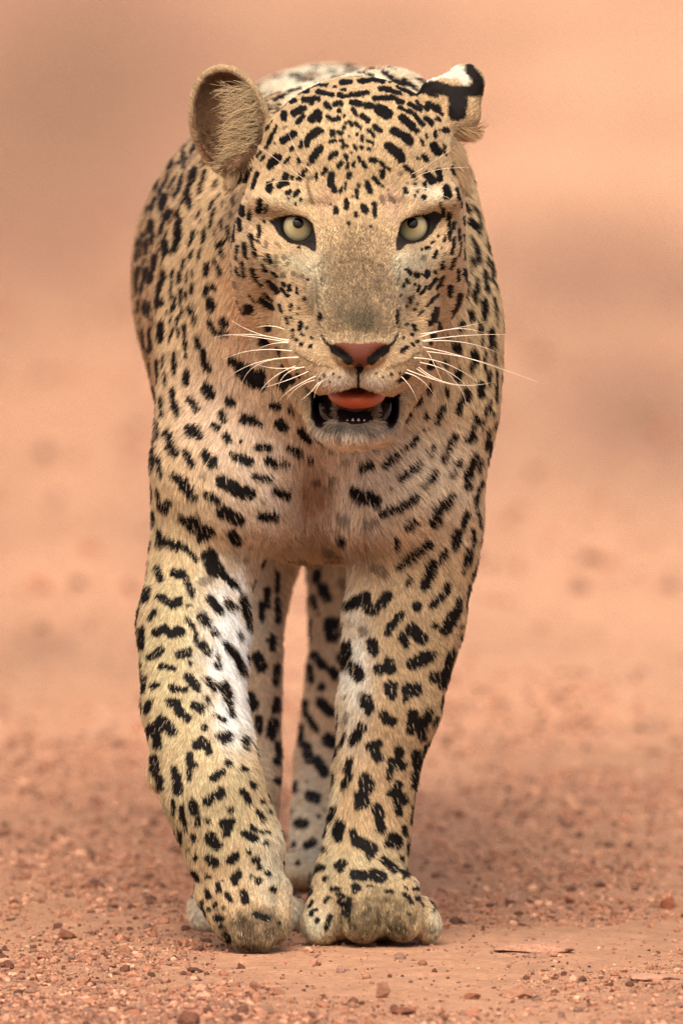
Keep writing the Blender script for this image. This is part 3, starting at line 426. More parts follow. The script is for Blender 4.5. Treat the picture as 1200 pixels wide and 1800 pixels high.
# eye openings
def poly_dist(px, py, poly):
    """signed distance in photo pixels to a closed outline, negative inside"""
    d = np.full(len(px), 1e9); ins = np.zeros(len(px), bool); n = len(poly)
    for i in range(n):
        (x_0, y_0), (x_1, y_1) = poly[i], poly[(i + 1) % n]
        ux, uy = x_1 - x_0, y_1 - y_0
        h = np.clip(((px - x_0) * ux + (py - y_0) * uy) / (ux * ux + uy * uy), 0, 1)
        d = np.minimum(d, np.hypot(px - x_0 - h * ux, py - y_0 - h * uy))
        if y_0 != y_1:
            c = ((y_0 > py) != (y_1 > py)) & (px < ux * (py - y_0) / uy + x_0); ins ^= c
    return np.where(ins, -d, d)
EYE_OUT = (((474, 389), (488, 383), (508, 379), (524, 380), (538, 384), (549, 395), (553, 411), (555, 428), (554, 442), (547, 439), (540, 433), (528, 431), (507, 426), (491, 412), (482, 397)),
           ((777, 379), (762, 372), (750, 377), (730, 380), (713, 386), (704, 394), (701, 408), (696, 426), (697, 441), (703, 439), (709, 433), (712, 429), (726, 428), (744, 422), (759, 409), (767, 395)))
NOSE_OUT = ((581, 606), (600, 601), (632, 604), (664, 601), (691, 606), (674, 618), (657, 630), (644, 643), (632, 651), (620, 643), (608, 630), (592, 618))
EYES = ((524, 397.5, -.1420), (724.5, 397.5, -.1420))
for (ex, ey, eY), out in zip(EYES, EYE_OUT):
    cc = P(ex, ey, -.15)
    def lidf(p, ex=ex, ey=ey, out=out):
        px, py = project(p)
        d = np.maximum(np.hypot(px - ex, py - ey) - 27.5, poly_dist(px, py, out) + 1.5)
        return np.maximum(d * S, p[:, 1] + .115)
    add(lidf, .003, cc, .075, '-')
# ---- ears
def shell(c, r, c2, r2, M):
    f1, f2 = ellf(c, r, M), ellf(c2, r2, M)
    return lambda p: np.maximum(f1(p), -f2(p))
M1 = rotm(0, deg(-13), deg(-8))
c1, c2 = P(403, 214, -.032), P(398, 210, -.058)
EAR_IN = ellf(c2, (R(57), .040, R(88)), M1)
add(shell(c1, (R(68), .034, R(100)), c2, (R(57), .040, R(88)), M1), .008, c1, R(104))
limb(.012, (P(452, 255, -.040), R(14)), (P(418, 292, -.050), R(20)), (P(402, 325, -.056), R(10)))   # foot of the ear
rc(P(768, 164, -.02), R(22), P(818, 146, -.014), R(27), .012)      # folded, torn ear
rc(P(818, 146, -.014), R(29), P(806, 196, -.020), R(36), .012)
rc(P(770, 170, -.02), R(26), P(800, 205, -.02), R(34), .012)
el(P(845, 172, .016), (R(40), .022, R(44)), .008, '-')

def evalf(p, prims, full):
    f = np.full(len(p), 9.0)
    for op, fn, k, c, r in prims:
        d = fn(p)
        if op == '+':
            h = np.maximum(k - np.abs(f - d), 0) / k
            f = np.minimum(f, d) - h * h * k * .25
        else:
            d = -d
            h = np.maximum(k - np.abs(f - d), 0) / k
            f = np.maximum(f, d) + h * h * k * .25
    return f
def axis(segs):
    out = []
    for a, b, st in segs: out += list(np.arange(a, b - st * .4, st))
    out.append(segs[-1][1]); return np.array(out)
x0, x1 = -.205, .162
ax = axis([(x0, R(-200), .0028), (R(-200), R(200), .0016), (R(200), x1, .0028)])
zlo, zhi = at(600, 820, -.15)[2], at(600, 330, -.15)[2]
az = axis([(-.012, zlo, .0026), (zlo, zhi, .0016), (zhi, .80, .0024)])
ay = axis([(-.335, -.10, .0017), (-.10, .16, .0028), (.16, .36, .0055), (.36, 1.56, .009)])
B = 10
def pad(a):
    n = (-(len(a) - 1)) % B
    return np.concatenate([a, a[-1] + (a[-1] - a[-2]) * np.arange(1, n + 1)])
ax, ay, az = pad(ax), pad(ay), pad(az)
NX, NY, NZ = len(ax), len(ay), len(az)
VOL = np.full((NX, NY, NZ), 1.0, np.float32)
for i in range(0, NX - 1, B):
    for j in range(0, NY - 1, B):
        for k in range(0, NZ - 1, B):
            X, Y, Z = ax[i:i + B + 1], ay[j:j + B + 1], az[k:k + B + 1]
            c = np.array([(X[0] + X[-1]) / 2, (Y[0] + Y[-1]) / 2, (Z[0] + Z[-1]) / 2])
            hd = math.sqrt((X[-1] - X[0]) ** 2 + (Y[-1] - Y[0]) ** 2 + (Z[-1] - Z[0]) ** 2) / 2
            pr = [q for q in PR if np.linalg.norm(q[3] - c) - q[4] < hd + q[2] + .004]
            if not any(q[0] == '+' for q in pr): continue
            fc = evalf(c[None], pr, 0)[0]
            if abs(fc) > hd * 1.9 + .01:
                VOL[i:i + B + 1, j:j + B + 1, k:k + B + 1] = fc; continue
            G = np.stack(np.meshgrid(X, Y, Z, indexing='ij'), -1).reshape(-1, 3)
            VOL[i:i + B + 1, j:j + B + 1, k:k + B + 1] = evalf(G, pr, 0).reshape(len(X), len(Y), len(Z))

def surface_nets(V, ax, ay, az):
    ins = V < 0
    cnt = np.zeros(tuple(n - 1 for n in V.shape), np.uint8)
    for a in (0, 1):
        for b in (0, 1):
            for c in (0, 1): cnt += ins[a:V.shape[0] - 1 + a, b:V.shape[1] - 1 + b, c:V.shape[2] - 1 + c]
    act = (cnt > 0) & (cnt < 8)
    I, J, K = np.nonzero(act)
    vid = np.full(cnt.shape, -1, np.int32); vid[I, J, K] = np.arange(len(I))
    acc = np.zeros((len(I), 3)); n = np.zeros(len(I))
    cor = {(a, b, c): V[I + a, J + b, K + c] for a in (0, 1) for b in (0, 1) for c in (0, 1)}
    pos = lambda a, b, c: np.stack([ax[I + a], ay[J + b], az[K + c]], 1)
    keys = list(cor)
    for p in keys:
        for d in range(3):
            if p[d]: continue
            q = list(p); q[d] = 1; q = tuple(q)
            v0, v1 = cor[p], cor[q]; m = (v0 < 0) != (v1 < 0)
            t = np.where(m, v0 / np.where(m, v0 - v1, 1), 0)[:, None]
            pt = pos(*p) * (1 - t) + pos(*q) * t
            acc[m] += pt[m]; n[m] += 1
    verts = acc / n[:, None]
    faces = []
    for d in range(3):
        u, w = [(1, 2), (2, 0), (0, 1)][d]
        sl0 = [slice(None)] * 3; sl1 = [slice(None)] * 3
        sl0[d] = slice(0, -1); sl1[d] = slice(1, None)
        s0, s1 = ins[tuple(sl0)], ins[tuple(sl1)]
        e = np.argwhere(s0 != s1)
        e = e[(e[:, u] > 0) & (e[:, w] > 0) & (e[:, u] < V.shape[u] - 1) & (e[:, w] < V.shape[w] - 1)]
        fl = s0[tuple(e.T)]
        def cell(du, dw):
            q = e.copy(); q[:, u] -= du; q[:, w] -= dw; return vid[tuple(q.T)]
        quad = np.stack([cell(1, 1), cell(0, 1), cell(0, 0), cell(1, 0)], 1)
        quad[~fl] = quad[~fl][:, ::-1]
        faces.append(quad)
    return verts, np.vstack(faces)
SV, SF = surface_nets(VOL, ax, ay, az)
del VOL
# drop stray bits: keep the largest connected piece
lab = np.arange(len(SV))
for _ in range(200):
    m = lab[SF].min(1); new = lab.copy()
    for c in range(4): np.minimum.at(new, SF[:, c], m)
    new = new[new]
    if (new == lab).all(): break
    lab = new
main = np.bincount(lab).argmax(); keep = lab == main
remap = np.cumsum(keep) - 1
SF = remap[SF[keep[SF].all(1)]]; SV = SV[keep]
def vert_normals(v, f):
    n = np.cross(v[f[:, 2]] - v[f[:, 0]], v[f[:, 3]] - v[f[:, 1]])
    out = np.zeros_like(v)
    for c in range(4): np.add.at(out, f[:, c], n)
    return out / np.maximum(np.linalg.norm(out, axis=1, keepdims=True), 1e-12)
# one light smoothing pass evens out the grid
for _ in range(2):
    acc = np.zeros_like(SV); cn = np.zeros(len(SV))
    for a, b in ((0, 1), (1, 2), (2, 3), (3, 0)):
        np.add.at(acc, SF[:, a], SV[SF[:, b]]); np.add.at(cn, SF[:, a], 1)
    SV = SV * .5 + .5 * acc / cn[:, None]
SN = vert_normals(SV, SF)
# ================================================================ coat: colour, markings and fur, all fixed to the skin
leopard = bpy.data.objects.new('leopard', None); COL.objects.link(leopard)
tag(leopard, 'spotted leopard walking towards the viewer with its mouth open and one fore paw lifted', 'leopard')

K = .97
TINTS = [   # x, y, reach x, reach y, colour, strength, depth from, depth to
    (300, 500, 75, 260, (206, 166, 118), .9, .25, 2), (560, 130, 260, 45, (240, 222, 186), .95, .1, 2),  # back top paled in the colour, as lit from above
    (720, 175, 70, 40, (216, 166, 104), .8, -1, .1), (628, 250, 150, 90, (194, 160, 110), .8, -1, .05),
    (440, 430, 45, 90, (208, 168, 122), .8, -1, .1), (515, 462, 50, 18, (214, 198, 152), .9, -1, 0), (735, 458, 40, 20, (216, 198, 158), .9, -1, 0),
    (510, 350, 42, 15, (200, 178, 130), .7, -1, 0), (752, 342, 36, 18, (214, 192, 158), .9, -1, 0),
    (572, 352, 18, 30, (186, 142, 106), .8, -1, 0), (690, 352, 18, 30, (190, 148, 116), .8, -1, 0),
    (560, 500, 28, 50, (184, 168, 134), .7, -1, 0), (712, 500, 22, 50, (184, 168, 134), .7, -1, 0),
    (480, 480, 45, 25, (168, 138, 96), .5, -1, 0), (755, 455, 30, 16, (170, 142, 100), .4, -1, 0),
    (630, 410, 48, 40, (150, 122, 80), .7, -1, 0), (629, 460, 68, 60, (142, 110, 72), .9, -1, 0), (631, 530, 76, 66, (134, 106, 74), 1, -1, 0), (632, 566, 50, 24, (98, 84, 58), .9, -1, 0),
    (632, 595, 58, 5, (140, 122, 90), .3, -1, 0), (550, 468, 14, 24, (206, 188, 148), .5, -1, 0), (702, 468, 12, 22, (206, 190, 154), .5, -1, 0), (550, 600, 40, 55, (200, 164, 118), .85, -1, -.05), (712, 600, 36, 55, (200, 164, 118), .85, -1, -.05),
    (588, 672, 36, 20, (200, 176, 150), .9, -1, -.1), (664, 672, 36, 20, (200, 176, 150), .9, -1, -.1),
    (615, 780, 90, 34, (232, 214, 192), 1, -1, .03), (622, 757, 72, 13, (104, 90, 76), .9, -1, 0),
    (430, 540, 60, 110, (192, 134, 84), .9, -.03, .4), (480, 640, 80, 60, (194, 134, 90), .75, -.03, .4), (760, 580, 45, 60, (204, 152, 108), .7, -.03, .4),  # left of the neck: shade under the jaw mixed into the browns
    (380, 740, 90, 120, (216, 178, 142), .9, -.05, .4), (840, 520, 35, 220, (210, 176, 124), .9, -.03, .4),
    (600, 860, 210, 120, (230, 202, 176), .9, -.05, .3), (500, 910, 60, 60, (234, 212, 190), .9, -.05, .3), (770, 820, 80, 90, (222, 194, 158), .8, -.05, .3),
    (556, 885, 36, 75, (150, 98, 62), .95, -.05, .3), (640, 985, 46, 40, (150, 102, 66), .9, -.05, .3), (300, 870, 60, 80, (210, 170, 120), .8, -.05, .3),  # breast hollow: its shade is painted in as brown
    (300, 1180, 85, 230, (198, 176, 124), .95, -.2, .2), (410, 1130, 52, 120, (240, 236, 230), 1, -.2, .2), (415, 1270, 34, 60, (240, 236, 230), 1, -.2, .2),
    (395, 1430, 110, 120, (194, 172, 124), .9, -.2, .1), (480, 1520, 40, 80, (206, 194, 162), .8, -.2, .1), (440, 1640, 80, 40, (100, 76, 46), 1, -.2, .1),
    (720, 1150, 90, 200, (186, 152, 106), .9, -.2, .2), (620, 1190, 34, 120, (226, 212, 190), 1, -.2, .2), (690, 1330, 60, 120, (178, 142, 98), .8, -.2, .2),
    (574, 1430, 20, 130, (206, 184, 142), .9, -.2, .2), (650, 1520, 90, 60, (188, 166, 120), .8, -.2, .2),
    (652, 1614, 86, 56, (116, 94, 60), 1, -.2, .1), (556, 1630, 22, 40, (212, 198, 160), .9, -.2, .1), (766, 1628, 13, 36, (196, 180, 144), .9, -.2, .1),
    (462, 1180, 40, 220, (222, 188, 152), .9, .2, 1), (560, 1250, 60, 200, (222, 176, 132), .9, .3, 1), (540, 1480, 50, 110, (222, 196, 160), .9, .3, 1),
    (432, 1600, 110, 50, (226, 210, 184), 1, .06, .3), (300, 600, 80, 100, (198, 150, 108), .3, .25, 2),
    (402, 210, 75, 105, (186, 148, 98), .9, -.1, .05), (396, 300, 22, 40, (104, 74, 48), .8, -.1, .05), (825, 190, 30, 40, (206, 166, 112), .9, -.1, .1),
]
def sstep(a, b, x): t = np.clip((x - a) / (b - a), 0, 1); return t * t * (3 - 2 * t)
spx, spy = project(SV)
view = SV - CAM; view /= np.linalg.norm(view, axis=1, keepdims=True)
facing_v = -(SN * view).sum(1)
front = facing_v > .02
fi = np.nonzero(front)[0]; fpx, fpy, fY = spx[fi], spy[fi], SV[fi, 1]
STROKES = []
for ox, oy, sc, txt in SPOTS:
    for e in txt.split(';'):
        soft = e.endswith('s'); v = [float(t) for t in e.rstrip('s').split()]
        if len(v) == 3: v = [v[0], v[1], v[0], v[1], v[2]]
        x_0, y_0, x_1, y_1 = ox + v[0] / sc, oy + v[1] / sc, ox + v[2] / sc, oy + v[3] / sc
        mx, my = (x_0 + x_1) / 2, (y_0 + y_1) / 2
        d2 = (fpx - mx) ** 2 + (fpy - my) ** 2
        near = d2 < max(20, d2.min() * 1.5)
        STROKES.append((x_0, y_0, x_1, y_1, v[4] / sc, .55 if soft else 1.0, fY[near].min()))
# markings for the flanks, back and legs that the picture does not show
# nearest skin along each line of sight, on a coarse grid: tells what the head and legs hide
gxi, gyi = np.floor(spx / 7).astype(int), np.floor(spy / 7).astype(int)
gxi -= gxi.min() - 2; gyi -= gyi.min() - 2
near_y = np.full((gxi.max() + 3, gyi.max() + 3), 9.0); np.minimum.at(near_y, (gxi, gyi), SV[:, 1])
hidden = np.ones(len(SV), bool)
for dx in (-2, 0, 2):
    for dy in (-2, 0, 2): hidden &= near_y[gxi + dx, gyi + dy] < SV[:, 1] - .055
face = (((spx - 628) / 200) ** 2 + ((spy - 450) / 345) ** 2 < 1) & (SV[:, 1] < -.05) & (facing_v > -.3)
ears_ = (spy < 335) & (SV[:, 1] < .06) & ((spx < 475) | (spx > 735))
cand = np.nonzero(((facing_v < .12) | (SV[:, 1] > .75) | hidden) & ~face & ~ears_)[0]
rng.shuffle(cand)
EXTRA = []
ex_pts = np.zeros((0, 3))
for i in cand[:14000]:
    p = SV[i]
    torso = p[1] > .12 and p[2] > .42
    gap = .041 if torso else .021
    if p[2] < .03: continue
    if len(ex_pts) and ((ex_pts - p) ** 2).sum(1).min() < gap * gap: continue
    ex_pts = np.vstack([ex_pts, p]); EXTRA.append((p, torso))

def coat(p, nrm, jit=None):
    """colour of the coat, painted shade included, at points of the skin -> rgb, darkness of the marking"""
    px, py = project(p); Y = p[:, 1]; n = len(p)
    f = -(nrm * ((p - CAM) / np.linalg.norm(p - CAM, axis=1, keepdims=True))).sum(1)
    c = np.tile(lin(202, 162, 112), (n, 1))
    for x, y, sx, sy, rgb, k, d0, d1 in TINTS:
        m = np.nonzero((np.abs(px - x) < 2.2 * sx) & (np.abs(py - y) < 2.2 * sy) & (Y > d0) & (Y < d1))[0]
        if not len(m): continue
        g = k * np.exp(-(((px[m] - x) / sx) ** 2 + ((py[m] - y) / sy) ** 2 + .9 * (vnoise(px[m] / 17, py[m] / 17, 91) - .5) + .5 * (vnoise(px[m] / 6, py[m] / 6, 92) - .5)).clip(0) ** 1.15)
        c[m] += (lin(*rgb) - c[m]) * g[:, None]
    # sides and back away from the viewer: golden above, pale below
    side = sstep(.1, -.15, f)
    low = sstep(.42, .32, p[:, 2])
    gold = lin(204, 160, 104) + (lin(226, 206, 176) - lin(204, 160, 104)) * low[:, None]
    c += (gold - c) * side[:, None]
    wx = px + 3.0 * (vnoise(px / 7, py / 7, 3) - .5) + 2.0 * (vnoise(px / 2.6, py / 2.6, 5) - .5)
    wy = py + 3.0 * (vnoise(px / 7 + 40, py / 7, 4) - .5) + 2.0 * (vnoise(px / 2.6 + 9, py / 2.6, 6) - .5)
    if jit is not None: wx = wx + jit[:, 0]; wy = wy + jit[:, 1]
    dark = np.zeros(n); brownish = np.zeros(n)
    order = np.argsort(wy); sy_ = wy[order]
    for x_0, y_0, x_1, y_1, r, a, dep in STROKES:
        lo, hi = np.searchsorted(sy_, (min(y_0, y_1) - r - 3, max(y_0, y_1) + r + 3))
        m = order[lo:hi]
        m = m[(np.abs(wx[m] - (x_0 + x_1) / 2) < abs(x_1 - x_0) / 2 + r + 3) & (Y[m] < dep + .07) & (Y[m] > dep - .05) & (f[m] > -.25)]
        if not len(m): continue
        ux, uy = x_1 - x_0, y_1 - y_0; uu = max(ux * ux + uy * uy, 1e-6)
        h = np.clip(((wx[m] - x_0) * ux + (wy[m] - y_0) * uy) / uu, 0, 1)
        d = np.hypot(wx[m] - x_0 - h * ux, wy[m] - y_0 - h * uy)
        gr_ = .6 if (((x_0 - 628) / 225) ** 2 + ((y_0 - 410) / 310) ** 2 < 1 and dep < .03) else .6; r = r * (1 + .06 * gr_) + gr_; k = a * sstep(r + 1.2, r - .8, d)
        dark[m] = np.maximum(dark[m], k)
    ei = np.arange(n)
    if len(ei):
        ep = p[ei] + .004 * np.stack([vnoise(p[ei, 1] * 160, p[ei, 2] * 160, 7), vnoise(p[ei, 0] * 160, p[ei, 2] * 160, 8), vnoise(p[ei, 0] * 160, p[ei, 1] * 160, 9)], 1)
        o2 = np.argsort(ep[:, 1]); ys_ = ep[o2, 1]
        for q, torso in EXTRA:
            rad = .021 if torso else .0095
            lo, hi = np.searchsorted(ys_, (q[1] - rad, q[1] + rad)); m = o2[lo:hi]
            dv = ep[m] - q; d = np.sqrt((dv ** 2).sum(1)); ok = d < rad; m, dv, d = m[ok], dv[ok], d[ok]
            if torso:
                an = np.arctan2(dv[:, 2], dv[:, 1]); gaps = np.cos(an * 3 + q[0] * 300 + q[1] * 77) > -.55
                k = sstep(.0095, .0108, d) * sstep(.0198, .0182, d) * gaps
                c[ei[m]] += (lin(186, 128, 76) - c[ei[m]]) * (sstep(.012, .010, d) * .7)[:, None]
            else: k = sstep(.0085, .007, d)
            dark[ei[m]] = np.maximum(dark[ei[m]], k)
    # dusty, grizzled nose and speckled muzzle
    c *= (.93 + .14 * vnoise(px / 18, py / 18, 12))[:, None]
    black = np.array([.007, .005, .004])
    lum = (c @ np.array([.3, .6, .1]))[:, None]; c = (lum + (c - lum) * .84) * K * np.array([.975, 1.02, 1.03])
    # reddish ground inside the rosettes of the flank
    c = c * (1 - dark[:, None]) + black * dark[:, None]
    # back of the torn ear: black band round a white patch
    ear = (Y < .06) & (px > 728) & (py < 236)
    def stroke(pts, r):
        d = np.full(n, 1e9)
        for (x_0, y_0), (x_1, y_1) in zip(pts[:-1], pts[1:]):
            ux, uy = x_1 - x_0, y_1 - y_0; uu = ux * ux + uy * uy + 1e-6
            h = np.clip(((wx - x_0) * ux + (wy - y_0) * uy) / uu, 0, 1)
            d = np.minimum(d, np.hypot(wx - x_0 - h * ux, wy - y_0 - h * uy))
        return sstep(r + 1.5, r - 1.5, d) * ear
    k = stroke([(752, 134), (775, 126), (812, 126), (818, 138)], 11)
    c += (lin(240, 230, 206) * K - c) * k[:, None]
    for pts, r in (([(738, 154), (765, 154), (800, 161), (834, 158)], 11), ([(824, 121), (840, 140), (840, 160)], 10), ([(802, 168), (806, 184), (803, 196)], 17)):
        k = stroke(pts, r); c += (black * 1.6 - c) * k[:, None]
    return c, dark

def region_masks(p, nrm):
    px, py = project(p); Y = p[:, 1]
    out = {}
    mouth = np.zeros(len(p), bool)
    box = (px > 535) & (px < 715) & (py > 655) & (py < 760) & (Y < -.10)
    for fn in MOUTH:
        b_ = np.nonzero(box)[0]; v = fn(p[b_]); mouth[b_[np.abs(v) < .0024]] = True
    out['mouth'] = mouth
    eye = np.full(len(p), 99.0)
    bi = np.nonzero((Y < -.05) & (py > 350) & (py < 470) & (px > 455) & (px < 795))[0]
    for o_ in EYE_OUT: eye[bi] = np.minimum(eye[bi], poly_dist(px[bi], py[bi], o_))
    out['eye'] = eye
    nose = np.full(len(p), 99.0); nost = np.full(len(p), 99.0)
    bi = np.nonzero((Y < -.24) & (py > 580) & (py < 692) & (px > 545) & (px < 720))[0]
    nose[bi] = poly_dist(px[bi], py[bi], NOSE_OUT)
    for pts_, r0 in (((566, 589), (571, 601), (584, 611)), 2.5), (((588, 614), (601, 623), (613, 634)), 8), (((698, 589), (692, 601), (681, 611)), 2.5), (((677, 614), (664, 623), (652, 634)), 8), (((632, 645), (632, 650)), 6), (((630, 650), (629, 686)), 3):
        for (x_0, y_0), (x_1, y_1) in zip(pts_[:-1], pts_[1:]):
            ux, uy = x_1 - x_0, y_1 - y_0; h = np.clip(((px[bi] - x_0) * ux + (py[bi] - y_0) * uy) / (ux * ux + uy * uy), 0, 1)
            nost[bi] = np.minimum(nost[bi], np.hypot(px[bi] - x_0 - h * ux, py[bi] - y_0 - h * uy) - r0)
    out['nose'] = nose < 0; out['nostril'] = nost < 0
    b_ = (px > 325) & (px < 480) & (py > 105) & (py < 340) & (Y > -.12) & (Y < .03)
    v = np.full(len(p), 9.0); bi = np.nonzero(b_)[0]; v[bi] = EAR_IN(p[bi])
    out['ear_in'] = (np.abs(v) < .003) | ((v < 0) & b_)
    return out

sc_col, _ = coat(SV, SN)
sc_col = sc_col * .5  # skin darkened to paint the shade deep between the hairs
M = region_masks(SV, SN)
BLACK = np.array([.010, .008, .007])
bald = np.zeros(len(SV)); wet = np.zeros(len(SV))
sc_col[M['ear_in']] = lin(110, 80, 56) * .6
sc_col[M['nose']] = lin(150, 84, 62) * .34; wet[M['nose']] = .35
sc_col[M['nostril']] = BLACK; wet[M['nostril']] = 0
sc_col[M['mouth']] = lin(28, 17, 14); wet[M['mouth']] = .3
k = sstep(2.5, .5, M['eye'])[:, None]; sc_col += (lin(16, 11, 8) + (lin(34, 25, 19) - lin(16, 11, 8)) * sstep(424, 434, spy)[:, None] - sc_col) * k; wet = np.maximum(wet, .15 * (M['eye'] < 2))

sm, nt, sb = new_mat('leopard_skin', (.5, .4, .3), .8)
sb.inputs['Specular IOR Level'].default_value = .2
N, L = nt.nodes, nt.links
a1 = N.new('ShaderNodeAttribute'); a1.attribute_name = 'coat'; L.new(a1.outputs['Color'], sb.inputs['Base Color'])
a2 = N.new('ShaderNodeAttribute'); a2.attribute_name = 'wet'
mr = N.new('ShaderNodeMapRange'); mr.inputs[3].default_value = .85; mr.inputs[4].default_value = .25
L.new(a2.outputs['Fac'], mr.inputs[0]); L.new(mr.outputs[0], sb.inputs['Roughness'])
nz = N.new('ShaderNodeTexNoise'); nz.inputs['Scale'].default_value = 900; nz.inputs['Detail'].default_value = 2
tc = N.new('ShaderNodeTexCoord'); L.new(tc.outputs['Object'], nz.inputs['Vector'])
bu = N.new('ShaderNodeBump'); bu.inputs['Strength'].default_value = .35; bu.inputs['Distance'].default_value = .0006
L.new(nz.outputs[0], bu.inputs['Height']); L.new(bu.outputs[0], sb.inputs['Normal'])
body = link_mesh('body', SV, SF, sm, leopard)
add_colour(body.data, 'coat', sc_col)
wa = body.data.attributes.new('wet', 'FLOAT', 'POINT'); wa.data.foreach_set('value', wet.astype(np.float32))

# ---------------------------------------------------------------- fur
tri = np.vstack([SF[:, [0, 1, 2]], SF[:, [0, 2, 3]]])
tc_ = SV[tri].mean(1); tn = np.cross(SV[tri[:, 1]] - SV[tri[:, 0]], SV[tri[:, 2]] - SV[tri[:, 0]])
area = np.linalg.norm(tn, axis=1) / 2; tn /= np.maximum(2 * area[:, None], 1e-12)
tpx, tpy = project(tc_)
tf = -(tn * ((tc_ - CAM) / np.linalg.norm(tc_ - CAM, axis=1, keepdims=True))).sum(1)
w = np.where(tf > -.35, 1.0, .16)
w *= np.where(tc_[:, 1] > .35, .45, 1)
headm = (((tpx - 628) / 225) ** 2 + ((tpy - 410) / 320) ** 2 < 1) & (tc_[:, 1] < -.005)
w *= np.where(headm, 2.6, 1)
pawm = (tpy > 1540) & (tc_[:, 1] < .1)
w *= np.where(pawm, 1.6, 1)
NH = 680000
prob = area * w; cdf = np.cumsum(prob); cdf /= cdf[-1]
ti = np.searchsorted(cdf, rng.random(NH))
u, v = rng.random(NH), rng.random(NH); fl = u + v > 1; u[fl], v[fl] = 1 - u[fl], 1 - v[fl]
b3 = np.stack([1 - u - v, u, v], 1)
root = (SV[tri[ti]] * b3[:, :, None]).sum(1)
hn = (SN[tri[ti]] * b3[:, :, None]).sum(1); hn /= np.linalg.norm(hn, axis=1, keepdims=True)
M = region_masks(root, hn)
ok = ~(M['mouth'] | M['nose'] | M['nostril']) & (M['eye'] > -.5)
ok &= ~(M['ear_in'] & (rng.random(NH) < .5))
root, hn = root[ok], hn[ok]; M = {k_: v_[ok] for k_, v_ in M.items()}; NH = len(root)
hpx, hpy = project(root); hY = root[:, 1]
head = (((hpx - 628) / 225) ** 2 + ((hpy - 410) / 320) ** 2 < 1) & (hY < -.005)
bridge = head & (np.abs(hpx - 631) < 70) & (hpy > 400) & (hpy < 604)
bw = head * sstep(85, 45, np.abs(hpx - 631)) * sstep(370, 440, hpy)
# which way the hair lies
flow = np.tile(np.array([0, .35, -1.0]), (NH, 1))
torso = sstep(.10, .30, hY) * sstep(.34, .46, root[:, 2])
flow += torso[:, None] * (np.array([0, 1.2, .35]))
rc_ = (hpx > 640) & (hpy > 720) & (hpy < 1010) & (hY < .25)
flow[rc_, 0] += .7
lc_ = (hpx < 520) & (hpy > 820) & (hpy < 1010) & (hY < .25)
flow[lc_, 0] += .35
legl = (hpy > 1000) & (hpx < 500); flow[legl, 0] += .25 * sstep(380, 300, hpx[legl])
legr = (hpy > 1000) & (hpx > 560); flow[legr, 0] += .25
nose_p = at(631, 585, -.285)
rad = root[head] - nose_p; rad /= np.linalg.norm(rad, axis=1, keepdims=True)
rad[:, 1] *= .6
flow[head] = rad
flow += (np.array([0, .6, 1.0]) - flow) * (bw * (hpy < 606))[:, None]
chin = head & (hpy > 735); flow[chin] = np.array([0, .1, -1.0])
earm = (hpx < 475) & (hpy < 335) & (hY > -.09) & (hY < .05) & ((hpx < 440) | (hpy < 260)) & (((hpx - 402) / 85) ** 2 + ((hpy - 220) / 122) ** 2 < 1)
ed = np.stack([hpx - 430, np.zeros(NH), -(hpy - 250)], 1); ed /= np.linalg.norm(ed, axis=1, keepdims=True) + 1e-9
flow[earm] = ed[earm]
ear2 = (hpx > 735) & (hpy < 235) & (hY < .06) & (hY > -.1)
flow[ear2] = np.array([.5, .3, .8])
# paws: hair runs towards the toes
flow[(hpy > 1540) & (hY < .1)] = np.array([0, -.6, -1.0])
length = np.full(NH, .0085)
length[hY > .12] = .011
neck = (hpy > 300) & (hpy < 1010) & (hY > -.02) & (hY < .12); length[neck] = .0100
length[(hpx > 480) & (hpx < 800) & (hpy > 780) & (hpy < 1010)] = .0125
length[(hpy > 1010)] = .0075
inner = (((hpx - 410) / 60) ** 2 + ((hpy - 1180) / 170) ** 2 < 1) & (hY < .2); length[inner] = .0125
inner = (((hpx - 610) / 30) ** 2 + ((hpy - 1250) / 230) ** 2 < 1) & (hY < .2); length[inner] = .0105
length[(hpy > 1530) & (hY < .1)] = .0056
length[head] = .0046
ch = head & ((np.abs(hpx - 628) > 140) | (hpy > 520)); length[ch] = .0066
length = length + (.0034 - length) * bw * (hpy > 400) * (hpy < 610)
length[head & (np.abs(hpx - 631) < 110) & (hpy > 585) & (hpy < 700)] = .0034
length[chin] = .0078
length[earm] = .0075; length[ear2] = .0045
length[M['eye'] < 9] = .0024
ruff = ((hpx - 815) / 26) ** 2 + ((hpy - 268) / 48) ** 2 < 1; length[ruff & (hY < .02)] = .020
flow[ruff & (hY < .02)] = np.array([1.0, .25, -.25])
jl = head & (hpx < 470) & (hpy > 420); length[jl] = .0085
hs = 1.0
cell = .0042
q = np.floor(root / cell + .35 * np.sin(root[:, [1, 2, 0]] / .003)).astype(np.int64)
cid = (q[:, 0] * 73856093) ^ (q[:, 1] * 19349663) ^ (q[:, 2] * 83492791)
def hsh(c_, s_):
    z = (c_ * 2654435761 + s_ * 40503) & 0xffffffff; z = ((z ^ (z >> 15)) * 2246822519) & 0xffffffff; return ((z ^ (z >> 13)) & 0xffff) / 65535.0 - .5
clump = np.stack([hsh(cid, 1), hsh(cid, 2), hsh(cid, 3)], 1)
q2 = np.floor(root / .013).astype(np.int64); cid2 = (q2[:, 0] * 73856093) ^ (q2[:, 1] * 19349663) ^ (q2[:, 2] * 83492791)
big = np.stack([hsh(cid2, 4), hsh(cid2, 5), hsh(cid2, 6)], 1)
flow /= np.linalg.norm(flow, axis=1, keepdims=True) + 1e-9
ind = rng.normal(size=(NH, 3))
flow = flow + clump * .5 + big * .2 + ind * .14
tang = flow - (flow * hn).sum(1, keepdims=True) * hn
tang /= np.linalg.norm(tang, axis=1, keepdims=True) + 1e-9
